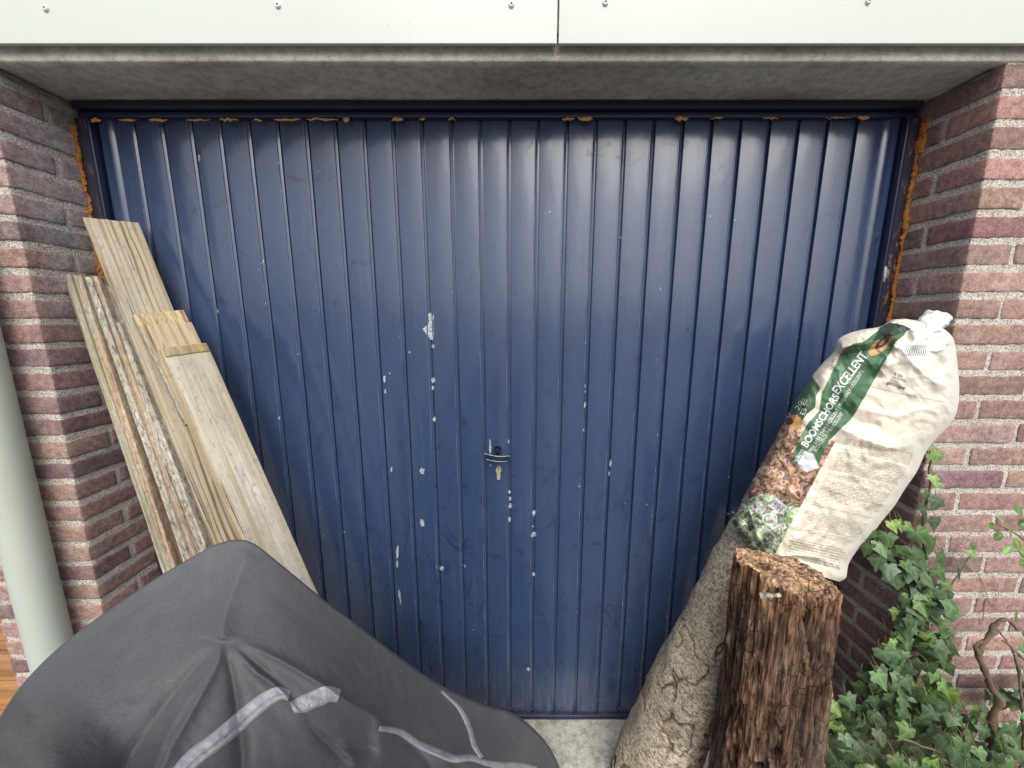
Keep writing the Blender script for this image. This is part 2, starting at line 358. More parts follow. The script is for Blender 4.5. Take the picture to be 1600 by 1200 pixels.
def mk_bark():
    t = NT('grey bark'); c = t.attr(); mpv = t.n('ShaderNodeMapping'); t.set(mpv.inputs['Vector'], t.tc.outputs['Object']); mpv.inputs['Rotation'].default_value = (0, R(-30), 0); v = mpv.outputs[0]
    f = t.noise(150, 5, .75, vec=v, sc3=(.45, 1, 1.3)); f2 = t.noise(330, 4, .75); cr = t.voro(75, 'DISTANCE_TO_EDGE', vec=v, sc3=(.5, 1, 1)); m = t.rng(t.noise(11, 5), .50, .60)
    c = t.mix(t.rng(f, .52, .42, 0, .85), c, t.mix(1, c, (.28, .24, .20), 'MULTIPLY')); c = t.mix(t.rng(f2, .52, .64, 0, .5), c, t.mix(1, c, (1.5, 1.48, 1.42), 'MULTIPLY')); c = t.mix(t.rng(f2, .48, .38, 0, .5), c, t.mix(1, c, (.45, .42, .38), 'MULTIPLY'))
    crm = t.math('MULTIPLY', t.rng(cr, .05, .015), m); c = t.mix(t.math('MULTIPLY', crm, .7), c, (.04, .03, .022))
    b = t.bump(f, .9, .004); b = t.bump(f2, .6, .002, b); b = t.bump(crm, -.7, .003, b); return t.out(c, .93, b, spec=.12)
M['bark'] = mk_bark()
def mk_rot():
    t = NT('rotten wood'); c = t.attr(); f = t.noise(210, 5, .7, sc3=(1, 1, .07)); f2 = t.noise(420, 3, .7, sc3=(1, 1, .12)); cr = t.voro(60, 'DISTANCE_TO_EDGE', sc3=(1, 1, .55)); m = t.rng(t.noise(9, 4), .47, .58)
    c = t.mix(t.rng(f, .50, .40, 0, .85), c, t.mix(1, c, (.28, .25, .24), 'MULTIPLY')); c = t.mix(t.rng(f, .54, .66, 0, .7), c, t.mix(1, c, (2.0, 1.9, 1.8), 'MULTIPLY')); c = t.mix(t.rng(f2, .52, .64, 0, .5), c, t.mix(1, c, (1.7, 1.65, 1.6), 'MULTIPLY'))
    crm = t.math('MULTIPLY', t.rng(cr, .06, .015), m); c = t.mix(t.math('MULTIPLY', crm, .85), c, (.018, .012, .01))
    b = t.bump(f, 1, .006); b = t.bump(t.noise(300, 4, .7), .6, .002, b); b = t.bump(crm, -.8, .003, b)
    return t.out(c, .93, b, spec=.1)
M['rot'] = mk_rot()
def mk_leaf(name, rough=.42):
    t = NT(name); c = t.attr(); c = t.mix(t.rng(t.noise(90, 3), .3, .7, 0, .35), c, t.mix(1, c, (.62, .68, .6), 'MULTIPLY'))
    t.out(c, rough, t.bump(t.noise(140, 3), .35, .0015), spec=.4); return t.m
M['leaf'] = mk_leaf('ivy leaf'); M['leaf2'] = mk_leaf('shrub leaf', .38)
M['stem'] = mk_simple('woody stem', (.17, .125, .085), .9, .45, 60, .9, .003)
M['vine'] = mk_simple('green brown vine', (.15, .14, .06), .8, .4, 60, .5, .002)
M['white'] = mk_simple('white print', (.74, .75, .72), .5, .03, 30, .1)
M['ink'] = mk_simple('dark print', (.10, .09, .085), .6, .1, 30, .1)
M['handle'] = mk_simple('blue painted handle', (.012, .019, .045), .4, .3, 60, .3)
M['brass'] = mk_simple('worn brass lock', (.58, .55, .42), .4, .2, 120, .3, .0005, .6)
M['soil'] = mk_simple('dark soil', (.035, .028, .02), .95, .5, 30, 1, .02)
def mk_paver():
    t = NT('grey paving'); bt = t.n('ShaderNodeTexBrick'); t.set(bt.inputs['Vector'], t.tc.outputs['Object']); bt.inputs['Scale'].default_value = 1; bt.inputs['Brick Width'].default_value = .3; bt.inputs['Row Height'].default_value = .3
    bt.inputs['Mortar Size'].default_value = .004; bt.inputs['Color1'].default_value = (.15, .145, .13, 1); bt.inputs['Color2'].default_value = (.18, .17, .155, 1); bt.inputs['Mortar'].default_value = (.09, .085, .07, 1)
    c = t.mix(t.rng(t.noise(9, 6), .35, .7, 0, .4), bt.outputs[0], (.12, .115, .10)); return t.out(c, .9, t.bump(t.noise(120, 4), .6, .004), spec=.2)
M['paver'] = mk_paver()

# ------------------------------------------------------------------ the place
XL, XR = -1.143, 1.070          # reveal corners
YW = -.181                      # front of the brickwork
ZL = 1.929                      # underside of the lintel
ZG = -.03
def plane(name, x0, x1, y0, y1, z, mat, n=2):
    x, y = np.meshgrid(np.linspace(x0, x1, n), np.linspace(y0, y1, n), indexing='ij')
    return tag(mesh(name, np.stack([x, y, np.full_like(x, z)], -1).reshape(-1, 3), gridf(n, n), mat, None, False), kind='structure')
plane('ground', -60, 60, -80, 20, ZG, M['paver'])
mb = MB(); g = np.random.RandomState(5)
x, y = np.meshgrid(np.linspace(1.02, 2.6, 90), np.linspace(-.78, YW+.02, 40), indexing='ij'); pp = np.stack([x, y, np.zeros_like(x)], -1)
e = np.minimum(np.minimum(sst(1.02, 1.10, x), sst(2.6, 2.5, x)), sst(-.78, -.70, y))
z = ZG+.002+e*(.035+.03*fbm(pp*9, 4, 3)); pp[..., 2] = z
tag(mesh('soil', pp.reshape(-1, 3), gridf(90, 40), M['soil']), kind='structure')
def dsp(a, s, a2=0, s2=100, seed=0):
    return lambda V, n: V+n*(a*fbm(V*s, 3, seed)+a2*fbm(V*s2, 2, seed+9))[:, None]
mb = MB(); mb.box((XL-.02, YW+.005, ZG-.1), (XR+.02, .12, -.012), r=.012, step=.02, disp=dsp(.003, 12, .0012, 70))
tag(mb.build('threshold', M['sill']), kind='structure')

# brickwork
def bdsp(seed):
    A = np.array([.55, .55, 1.9])
    return lambda V, n: V+n*A*(.0013*fbm(V*34, 3, seed)+.0011*fbm(V*115, 2, seed+9))[:, None]
def brick_wall(name, label, x0, x1, corner, sgn, zref, pitch, cat='brick wall', full_mod=0, bloom_z=None, ztop=1.927):
    """corner = reveal corner x; sgn = +1 wall runs to the right of it, -1 to the left"""
    o = thing(name, (corner, YW, ZG), label, cat)
    mb = MB(); rs = np.random.RandomState(21 if sgn > 0 else 22)
    bh = pitch-.0158
    k0 = -int((zref-ZG)/pitch)-1; k1 = int((ztop-zref)/pitch)+2
    far = abs((x1 if sgn > 0 else x0)-corner)
    for k in range(k0, k1):
        zt = zref+k*pitch; zb = zt-bh
        if zb > ztop-.012: continue
        zt = min(zt, ztop)
        def put(a0, a1, y0, y1, shade=1.0):
            base = np.array([.355, .228, .200])*(.78+.36*rs.rand())*shade
            base = base*np.array([1+.035*rs.randn(), 1+.035*rs.randn(), 1+.04*rs.randn()])
            if rs.rand() < .18: base = base*np.array([.72, .74, .82])
            xa, xb = sorted((corner+sgn*a0, corner+sgn*a1)); j = rs.uniform(-.0015, .0015, 6)
            v, f = rbox((xa+j[0], y0+j[1], zb+j[2]*1.2), (xb+j[3], y1, zt+j[4]*.9), .0035, (.009, .012, .009), bdsp(rs.randint(50)))
            c = np.tile(base, (len(v), 1))
            # reveal bricks are darker fired, with a fuzzy edge near the corner
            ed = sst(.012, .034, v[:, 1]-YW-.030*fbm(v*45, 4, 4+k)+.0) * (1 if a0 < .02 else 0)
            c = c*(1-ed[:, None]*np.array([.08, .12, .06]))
            if bloom_z is not None:
                bl = sst(bloom_z-.55, bloom_z+.05, v[:, 2]+.25*fbm(v*6, 3, 2))*(.25+.75*sst(.0, .06, v[:, 1]-YW))*.85
                bl = np.clip(bl*(.75+1.0*fbm(v*14, 3, 8)), 0, .85)[:, None]; c = c*(1-bl)+np.array([.36, .345, .37])*bl
            mb.add(v, f, c)
        full = (k+full_mod) % 2 == 0
        if full:
            put(0, .100, YW, YW+.21); a = .111
        else:
            put(0, .210, YW, YW+.100); put(0, .10, YW+.111, YW+.21, .95); a = .221
        while a < far-.02:
            b = min(a+.210, far); put(a, b, YW, YW+.100); a = b+.011
    mb.build('bricks', M['brick'], o)
    m2 = MB(); xa, xb = sorted((corner+sgn*.0028, corner+sgn*(far-.003)))
    def md(V, n):
        a = .0016*fbm(V*45, 3, 31)+.0009*vn(V*170, 5); return V+n*a[:, None]
    v, f = rbox((xa, YW+.0028, ZG-.05), (xb, YW+.2, ztop-.004), .004, (.008, .012, .008), md); m2.add(v, f)
    m2.build('mortar', M['mortar'], o)
    return o
brick_wall('brick_wall', 'red brick wall right of the blue door, with ivy climbing up it', XR, 2.6, XR, 1, 1.4835, .0622, full_mod=1)
brick_wall('brick_wall', 'narrow red brick pier left of the blue door, behind the downpipe', -1.44, XL, XL, -1, 1.1235, .0592, full_mod=0, bloom_z=1.72)
# lintel
def lint(V, n):
    return V+n*(.0012*fbm(V*14, 4, 6)+.0006*vn(V*120, 3))[:, None]
t = thing('concrete_lintel', (0, YW, ZL), 'grey brown stained concrete lintel spanning above the blue garage door', 'lintel')
mb = MB(); mb.box((-2.0, YW+.030, ZL), (2.65, .20, ZL+.30), r=.004, step=(.02, .012, .03), disp=lint)
mb.box((-2.0, YW-.001, ZL-.008), (2.65, YW+.027, ZL+.30), r=.007, step=(.012, .008, .012), disp=lint); mb.build('beam', M['lintel'], t)
# fascia
def fascia(x0, x1, label, screws):
    t = thing('fascia_panel', ((x0+x1)/2, -.205, 1.94), label, 'fascia panel', 'white fascia panels above the door')
    mb = MB(); mb.box((x0, -.205, 1.940), (x1, -.197, 2.75), r=.0012, step=(.5, .1, .5)); mb.build('panel', M['fascia'], t)
    for px, py in screws:
        p = P(px, py, -.2065); m = MB(); a = np.linspace(0, 2*math.pi, 18, endpoint=False)
        rr = [.0062, .0058, .0042, .0020, .0017, .0003]; yy = [.0015, -.0010, -.0026, -.0028, -.0012, -.0010]
        V = np.stack([np.stack([p[0]+r_*np.cos(a), np.full(18, p[1]+y_), p[2]+r_*np.sin(a)], -1) for r_, y_ in zip(rr, yy)], 1).reshape(-1, 3)
        m.add(V, gridf(18, 6, True)); s = m.build('screw', [M['screw'], M['screwhole']], t)
        s.data.polygons.foreach_set('material_index', [1 if i % 5 >= 3 else 0 for i in range(len(s.data.polygons))])
    return t
xj = P(872, 40, -.205)[0]
fascia(-2.0, xj-.0018, 'long white fascia panel left of the vertical joint, three screws along its foot', [(71, 13), (434, 8), (799, 7)])
fascia(xj+.0018, 2.65, 'white fascia panel right of the vertical joint, with two screws along its foot', [(946, 4), (1357, 2)])
mb = MB(); mb.box((-2.0, -.196, 1.965), (2.65, YW-.003, 2.7), r=.002, step=.4)
o = mb.build('batten', M['wood_dark']); tag(o, 'dark batten board hidden behind the white fascia panels', 'batten')
# ------------------------------------------------------------------ garage door
door = thing('garage_door', (0, 0, 0), 'dark blue ribbed metal garage door with chipped paint', 'garage door')
LX0, LX1, LZ1 = -1.092, 1.022, 1.896
SP = .0768
prof = [(-LX0*0, 0)]
xs = [LX0]; ys = [0.]
# left edge bead
xs += [LX0+.004, LX0+.016, LX0+.020, LX0+.030, LX0+.034]; ys += [-.010, -.012, -.004, -.003, 0]
for k in range(-13, 13):
    gx = -.002+SP*k
    xs += [gx-.0150, gx-.0143, gx-.0128, gx-.0118, gx-.0110, gx-.0056, gx-.0050, gx-.0008, gx+.0002, gx+.0014]
    ys += [0, -.0014, -.0014, .0006, .0012, .0034, .0115, .0115, .0002, -.0004]
xs += [LX1-.036, LX1-.032, LX1-.022, LX1-.018, LX1-.004, LX1]; ys += [0, -.003, -.004, -.012, -.010, 0]
xs = np.array(xs); ys = np.array(ys); zs = np.linspace(.008, LZ1, 120)
X, Z = np.meshgrid(xs, zs, indexing='ij'); Yg = np.repeat(ys[:, None], len(zs), 1)
q = np.stack([X, Yg*0, Z], -1)
Yg = Yg+.0016*fbm(q*np.array([3, 1, 1.6]), 3, 4)+.0006*fbm(q*np.array([9, 1, 4]), 2, 7)
# two soft presses in the sheet under the handle
Yg -= .0018*np.exp(-((X+.045)/.012)**2)*sst(.85, .8, Z)*sst(.30, .5, Z)*(np.abs(X+.04) < .033)
def door_y(px, py):
    """sheet depth under a pixel"""
    p = P(px, py, 0); i = np.argmin(abs(xs-p[0])); j = np.argmin(abs(zs-p[2])); return np.interp(p[0], xs, Yg[:, j])
mb = MB(); mb.add(np.stack([X, Yg, Z], -1), gridf(len(xs), len(zs)))
mb.box((LX0+.002, .014, .008), (LX1-.002, .03, LZ1), step=.5)
# chips live on the sheet: thin irregular flakes
def chip(px, py, wp, hp, seed, shape=None):
    rs = np.random.RandomState(seed); n = 14
    if shape is None:
        a = np.linspace(0, 2*math.pi, n, endpoint=False); rr = .5*(1+rs.uniform(-.35, .3, n)); pts = [(px+wp*r_*math.cos(b), py+hp*r_*math.sin(b)) for b, r_ in zip(a, rr)]
    else: pts = shape; n = len(pts)
    cx = sum(p[0] for p in pts)/n; cy = sum(p[1] for p in pts)/n
    ring = [(x, y) for x, y in pts]; mid = [((x+cx)/2, (y+cy)/2) for x, y in pts]; al = ring+mid+[(cx, cy)]
    V = []
    for x, y in al:
        p = P(x, y, 0); j = np.argmin(abs(zs-p[2])); p[1] = min(np.interp(p[0], xs, Yg[:, j]), .0025)-.0006; V.append(p)
    f = [[i, (i+1) % n, n+(i+1) % n, n+i] for i in range(n)]+[[n+i, n+(i+1) % n, 2*n] for i in range(n)]
    mb.add(V, f, mi=1)
chips = [(677,541,5,6),(677,594,6,9),(676,606,4,6),(679,655,5,8),(660,736,7,11),(660,817,8,12),(601,592,3,11),(602,612,3,7),(612,733,2.4,9),(621,862,3.5,22),(621,880,3.5,12),
 (624,928,4.5,14),(626,938,2.5,12),(690,888,6,7),(726,884,3,5),(796,769,4,6),(797,780,4,7),(797,791,6,8),(796,812,3,8),(834,802,5,10),(834,835,7,9),(833,823,2,3),(834,898,4.5,6),(826,1045,7,5.5),
 (914,603,2.2,6),(914,612,2,4),(914,633,3.5,9),(912,672,2.5,4),(954,724,2.2,14),(952,740,1.6,8),(312,247,3.4,11),(1145,800,7,5),(1138,803,4,3),(538,831,3,3),(640,550,2.5,2.5),(766,699,3,28),(766,727,1.5,5),
 (795,690,2,6),(1163,214,2,8),(1109,338,2,3),(1148,345,3,5),(498,268,2.4,2.4),(859,331,4,4),(852,333,2,2),(863,322,2,2),(411,408,2,5),(409,412,4,1.5),(970,371,2,2),(905,760,1.5,3),(1010,788,2,2)]
for i, c_ in enumerate(chips): chip(*c_, seed=100+i)
chip(0, 0, 0, 0, 1, [(669,490),(674,488),(678,493),(677,505),(678,520),(676,531),(672,530),(667,523),(660,514),(666,509),(670,503),(669,497)])
rs = np.random.RandomState(77)
for i in range(95):
    if rs.rand() < .6:
        gx = -.002+SP*rs.randint(-13, 13)-.0135+rs.randn()*.001; zz = rs.uniform(.02, 1.85)
    else: gx = rs.uniform(LX0+.05, LX1-.05); zz = rs.uniform(.02, 1.85)
    dd = np.array([gx, D, zz-H]); fx = F*dd[0]/(dd[1]*CT-dd[2]*ST); fy = F*(-dd[1]*ST-dd[2]*CT)/(dd[1]*CT-dd[2]*ST)
    s_ = rs.uniform(.8, 1.8)
    if 200 < fx+800 < 1400: chip(fx+800, fy+600, s_, s_*rs.choice([1, 1, 1.8, 3]), 300+i)
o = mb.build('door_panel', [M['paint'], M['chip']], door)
bm = bmesh.new(); bm.from_mesh(o.data)
for e_ in bm.edges:
    if len(e_.link_faces) == 2 and e_.calc_face_angle(0) > R(32): e_.smooth = False
bm.to_mesh(o.data); bm.free()
# bottom rail
mb = MB(); mb.box((LX0, -.014, -.010), (LX1, .01, .007), r=.003, step=(.04, .01, .01), disp=dsp(.0006, 20)); mb.build('bottom_rail', M['frame'], door)
# frame
mb = MB(); mb.box((XL+.012, -.028, LZ1+.012), (XR-.012, .02, ZL-.003), r=.002, step=(.05, .02, .02), disp=dsp(.0006, 12))
mb.box((XL+.012, -.016, LZ1-.004), (XR-.012, .02, LZ1+.010), r=.002, step=(.05, .02, .02), disp=dsp(.0005, 14))
mb.build('top_frame', M['frame'], door)
for sx, x0, x1 in ((-1, XL+.006, LX0-.002), (1, LX1+.002, XR-.006)):
    mb = MB(); xo, xi = (x0, x1) if sx < 0 else (x1, x0)
    a, b = sorted((xo, xi-sx*(-.014))); 
    a, b = sorted((xo, xi+sx*.012)); mb.box((a, -.020, -.01), (b, .02, LZ1-.006), r=.002, step=(.01, .01, .05), disp=dsp(.0008, 14))
    mb.build('side_frame', M['rusty'], door)
    mb = MB(); a, b = sorted((xi+sx*.011, xi)); mb.box((a, -.027, -.01), (b, .02, LZ1-.006), r=.0025, step=(.01, .01, .05), disp=dsp(.0005, 14)); mb.build('stop_bead', M['frame'], door)
# bare grey patch on the right frame
# foam
def foam_line(pts, r, seed, mb, sc=1):
    p = smoothpath(pts, len(r))
    v, f = tubev(p, r*(1+.8*fbm(p*40, 3, seed)), 18)
    v = v+np.stack([vn(v*150, seed+i)*.0022*sc+vn(v*320, seed+20+i)*.0012+vn(v*40, seed+5+i)*.0028*sc for i in range(3)], -1)
    mb.add(v, f)
mb = MB()
rs = np.random.RandomState(9)
foam_line([(XR-.003+rs.uniform(-.002, .002), -.023, z_) for z_ in np.linspace(1.875, .75, 40)], np.full(700, .0045), 3, mb)
foam_line([(XR-.001, -.03, z_) for z_ in np.linspace(1.885, 1.80, 6)], np.full(60, .0065), 8, mb)
foam_line([(XL+.004+rs.uniform(-.002, .002), -.024, z_) for z_ in np.linspace(1.868, .9, 34)], np.full(600, .0044), 5, mb)
foam_line([(XL+.012+rs.uniform(-.002, .002), -.024, z_) for z_ in np.linspace(1.60, 1.05, 16)], np.full(160, .0045), 15, mb)
mb.build('foam_sealant', M['foam'], door)
mb = MB()
for i, (xa, xb, r) in enumerate([(140,158,.006),(186,214,.003),(232,262,.0032),(290,330,.0022),(343,372,.003),(395,410,.003),(428,470,.003),(478,528,.003),(536,546,.005),(612,630,.0045),(655,664,.002),(700,712,.002),(878,898,.0035),(903,926,.0052),(1054,1075,.0045),(1110,1130,.002),(1192,1215,.0016),(1340,1358,.005),(1290,1330,.0015)]):
    n = 8; pts = [P(x_, 186+math.sin(x_*.7)*.8-.003*(x_-800), -.018) for x_ in np.linspace(xa, xb, n)]
    p = smoothpath(pts, 24); tt = np.linspace(0, 1, 24); v, f = tubev(p, r*np.sqrt(np.clip(np.sin(tt*math.pi), .06, 1))*(.8+.5*np.abs(vn(p*90, i))), 10)
    v[:, 2] += vn(v*130, i)*.0022; v[:, 1] = -.0185+(v[:, 1]+.0185)*.55+vn(v*120, i+3)*.001; mb.add(v, f)
mb.build('foam_residue', M['foam2'], door)
# handle and lock
hd = MB(); hc = P(777, 714, -.034)
xx = np.linspace(-.0375, .0375, 25)
bar = np.stack([hc[0]+xx, hc[1]-.004+.010*(xx/.0375)**2, hc[2]-.0022+.0012*np.abs(xx/.0375)-xx*.09], -1)
# T grip: a flat bar with bevelled rim, slightly bowed
sec = [(-.009, .003), (-.009, -.003), (-.0075, -.0055), (.0075, -.0055), (.009, -.003), (.009, .003), (.006, .006), (-.006, .006)]
V = np.stack([bar+np.array([0, b_, a_]) for a_, b_ in sec], 0).reshape(-1, 3); f = gridf(len(sec), 25, True).tolist()+[[i*25 for i in range(8)], [i*25+24 for i in range(8)][::-1]]
hd.add(V, f); grip_root = hd.build('handle', M['handle'], door, smooth=False)
mb = MB(); 
a_ = bar+np.array([0, -.0062, .0080]); mb.tube(a_, .0010, 6); a_ = bar+np.array([0, -.0062, -.0080]); mb.tube(a_[2:-2], .0008, 6)
o = mb.build('worn_rim', M['chip'], grip_root)
mb = MB(); mb.tube([(hc[0], -.030, hc[2]+.002), (hc[0], -.012, hc[2]+.004), (hc[0], .004, hc[2]+.005)], [.008, .010, .012], 16); mb.tube([(hc[0], -.010, hc[2]+.014), (hc[0], .004, hc[2]+.014)], [.010, .012], 16)
mb.tube([(hc[0], -.010, hc[2]-.012), (hc[0], .004, hc[2]-.012)], [.007, .009], 16); mb.build('spindle', M['handle'], grip_root)
lc = P(779, 738, -.006); mb = MB()
def ext(poly, y0, y1, mb, mi=0):
    n = len(poly); V = [(x_, y0, z_) for x_, z_ in poly]+[(x_, y1, z_) for x_, z_ in poly]
    mb.add(V, [list(range(n)), list(range(n, 2*n))[::-1]]+[[i, i+n, (i+1) % n+n, (i+1) % n] for i in range(n)], mi=mi)
arc = [(lc[0]+.0085*math.sin(a), lc[2]+.008+.0085*math.cos(a)) for a in np.linspace(-2.45, 2.45, 20)]
arc2 = [(lc[0]+.005*math.cos(a), lc[2]-.019-.005*math.sin(a)) for a in np.linspace(0, math.pi, 9)]
ext(arc+arc2, -.010, .003, mb); lk = mb.build('lock_cylinder', M['brass'], door, smooth=False)
mb = MB(); ext([(lc[0]+.0018*math.cos(a), lc[2]+.0125+.0024*math.sin(a)) for a in np.linspace(0, 6.28, 10, endpoint=False)], -.0107, -.009, mb); ext([(lc[0]-.0006, lc[2]+.011), (lc[0]+.0006, lc[2]+.011), (lc[0]+.0006, lc[2]+.003), (lc[0]-.0006, lc[2]+.003)], -.0107, -.009, mb)
mb.build('keyhole', M['ink'], lk, smooth=False)
mb = MB()
for dz, dx in ((.0, 0),):
    n = 14; a = np.linspace(0, 2*math.pi, n, endpoint=False); c0 = P(1385, 428, -.030); rr = 1+.3*np.sin(a*3+1)
    ext([(c0[0]+.006*r_*math.cos(b), c0[2]+.020*r_*math.sin(b)) for b, r_ in zip(a, rr)], -.0290, -.026, mb)
mb.build('bare_patch', M['chip'], door)
# ------------------------------------------------------------------ downpipe
px0 = -1.134*D; yc = -.79*D+0*D
pc = (px0, YW-.052, 0)
t = thing('downpipe', (pc[0], pc[1], ZG), 'pale grey green round plastic downpipe in front of the left brick pier', 'downpipe')
mb = MB(); zz = np.linspace(ZG, 2.6, 60); a = np.linspace(0, 2*math.pi, 48, endpoint=False)
V = np.stack([np.stack([pc[0]+.041*np.cos(b)+0*zz, pc[1]+.041*np.sin(b)+0*zz, zz], -1) for b in a], 0).reshape(-1, 3); mb.add(V, gridf(48, 60, True)); mb.build('pipe', M['pipe'], t)
# ------------------------------------------------------------------ boarding at far left
t = thing('wooden_fence', (-1.9, -.15, ZG), 'orange brown horizontal wooden boarding left of the brick pier', 'fence')
for i in range(18):
    mb = MB(); z0 = ZG+.02+i*.105; mb.box((-2.4, -.150+.002*(i % 2), z0), (-1.445, -.128, z0+.102), r=.003, step=(.05, .02, .03)); b = mb.build('fence_board', M['wood_door'], t)

# ------------------------------------------------------------------ planks
DET = [1, 0, 0]
def plank(label, tl, tr, ll, Yt, Yb, mat, thick, edge_mat=None, dYr=0, wscale=1, cut=None, group='old planks leaning in the left corner', endlen=None, zbot=ZG+.004, yaw=0, dz=0):
    a, b = line(tl[0], tl[1], ll[0], ll[1], Yt, Yb)
    w_ = b-a; w_ /= np.linalg.norm(w_)
    if endlen is None: end = a+w_*((zbot+.02-a[2])/w_[2])
    else: end = a+w_*endlen
    c = P(tr[0], tr[1], Yt+dYr); u = c-a; W = np.linalg.norm(u)*wscale
    up = u-w_*np.dot(u, w_); up /= np.linalg.norm(up); W = np.dot(u, up)*wscale
    n = np.cross(up, w_); n /= np.linalg.norm(n)
    if n[1] < 0: n = -n              # n points back towards the wall
    L = np.linalg.norm(end-a)
    # local frame: x = up, y = n (back), z = -w (up the board); origin at the foot
    Mx = Matrix(((up[0], n[0], -w_[0], end[0]), (up[1], n[1], -w_[1], end[1]), (up[2], n[2], -w_[2], end[2]), (0, 0, 0, 1)))
    if Matrix(Mx.to_3x3()).determinant() < 0: n = n  # mirrored frames are flipped below
    sk = np.dot(u, w_)/max(W, 1e-6)  # skewed saw cut at the top
    sd_ = random.randint(0, 99)
    def dd(V, nn):
        top = sst(L-.02, L, V[:, 2]); V = V+nn*(.0006*fbm(V*np.array([40, 40, 6]), 3, sd_))[:, None]
        V[:, 1] += .003*np.sin(V[:, 2]*2.2+sd_)+.0010*fbm(V*np.array([30, 5, 2.]), 2, sd_)
        V[:, 0] += .0010*fbm(V*np.array([1, 1, 9.]), 3, sd_+4)
        V[:, 2] -= top*.0012*vn(V*260, sd_)+V[:, 2]/L*V[:, 0]*sk; return V
    v, f = rbox((0, 0, 0), (W, thick, L), .0014, (.01, .008, .03), dd)
    det = Mx.to_3x3().determinant()
    if det < 0: v[:, 1] *= -1; v[:, 1] += 0; f = np.asarray(f)[:, ::-1]; Mx = Matrix(((up[0], -n[0], -w_[0], end[0]), (up[1], -n[1], -w_[1], end[1]), (up[2], -n[2], -w_[2], end[2]), (0, 0, 0, 1)))
    o = mesh('wooden_plank', v, f, [mat]+([edge_mat] if edge_mat else []))
    if edge_mat:
        co = np.array([p.center for p in o.data.polygons]); o.data.polygons.foreach_set('material_index', [1 if c_[0] < .0012 or c_[0] > W-.0008 else 0 for c_ in co])
    o.matrix_world = Mx
    DET[:] = [1 if det > 0 else -1, sk, sd_]
    tag(o, label, 'plank', group)
    return o, Mx, W, L
plank('longest smooth pale plank of the pile, its top against the blue door', (130,338), (217,347), (335,848), -.110, -.40, M['wood_pale'], .018, M['wood_tan'], dYr=.082)
plank('pale plank with ragged orange worn top end, third tallest by the door', (208,491), (287,483), (292,664), -.166, -.45, M['wood_worn'], .022, M['wood_moss'], endlen=.30, dYr=.085)
plank('tan striped plank just behind the wide front plank', (225,508), (300,503), (310,692), -.188, -.465, M['wood_tan'], .018, dYr=.08)
oD, MxD, WD, LD = plank('wide grey white cracked plank at the front, nearest the middle of the door', (250,545), (322,536), (380,840), -.208, -.49, M['wood_grey'], .022, M['wood_tan'], dYr=.085)
mb = MB(); yo = sorted((-DET[0]*.003, DET[0]*.001)); v, f = rbox((.002, yo[0], LD-.024), (WD-.002, yo[1], LD-.001), .001, (.01, .01, .006), dsp(.0008, 60))
v[:, 2] -= v[:, 2]/LD*v[:, 0]*DET[1]; v[:, 1] += .003*np.sin(v[:, 2]*2.2+DET[2]); mb.add(v, f); ob = mb.build('top_batten', M['wood_batten']); ob.parent = oD
# edge-on boards on the left
edge = [((97,427),(109,428),(245,875),M['wood_green'],'leftmost plank of the pile, greenish grey edge against the bricks',-.100,.045),
 ((109,429),(126,430),(256,875),M['wood_pink'],'pinkish orange plank standing on edge, second from the left of the pile',-.092,.045),
 ((129,431),(140,432),(283,872),M['wood_moss'],'black and white lichen covered plank edge between two brown plank edges',-.096,.045),
 ((142,431),(151,431),(297,868),M['wood_pink'],'thin tan brown plank edge in front of the dark grey plank',-.088,.045),
 ((172,505),(189,504),(309,862),M['wood_moss'],'shorter plank with white and black lichen crust, beside the longest plank',-.104,.045),
 ((160,444),(172,445),(326,856),M['wood_dark'],'narrow pointed grey plank squeezed against the longest plank',-.078,.03)]
for tl, tr, ll, m1, lab, yt, th_ in edge: plank(lab, tl, tr, ll, yt, yt-.345, m1, th_, None)
plank('dark grey plank set back between the brown and lichen plank edges', (106,430), (176,434), (262,880), -.050, -.39, M['wood_dark'], .012)

# ------------------------------------------------------------------ motorbike cover
sil = smoothpath([(-210,1420),(-90,1270),(-20,1160),(33,1076),(110,1000),(230,915),(318,862),(345,850),(372,845),(398,852),(440,885),(500,935),(560,981),(640,1043),(700,1082),(760,1108),(805,1122),(848,1160),(874,1206),(905,1300),(930,1400)], 260)
ctl = [(-210,1420,.17),(-20,1160,.36),(33,1076,.43),(110,1000,.48),(230,915,.54),(345,850,.585),(372,845,.59),(398,852,.59),(500,935,.60),(600,1010,.64),(700,1082,.72),(805,1122,.79),(848,1160,.82),(874,1206,.84),(930,1400,.82),
 (345,1012,.465),(345,930,.53),(180,1080,.41),(90,1180,.33),(20,1300,.26),(200,1200,.355),(280,1200,.355),(380,1200,.375),(460,1090,.455),(500,1085,.47),(600,1135,.53),(560,1060,.545),(650,1160,.57),(690,1085,.70),(740,1180,.63),(800,1200,.70),(560,1200,.46),(300,1400,.24),(600,1400,.36),(800,1400,.52),(0,1500,.15)]
ctl = np.array(ctl)
def tps(A, B): r = np.linalg.norm(A[:, None]-B[None], axis=2)/400; return np.where(r > 0, r*r*np.log(r+1e-12), 0)
nC = len(ctl); Pm = np.hstack([np.ones((nC, 1)), ctl[:, :2]/400]); K = tps(ctl[:, :2], ctl[:, :2])+np.eye(nC)*2e-3
Wt = np.linalg.solve(np.block([[K, Pm], [Pm.T, np.zeros((3, 3))]]), np.concatenate([ctl[:, 2], np.zeros(3)]))
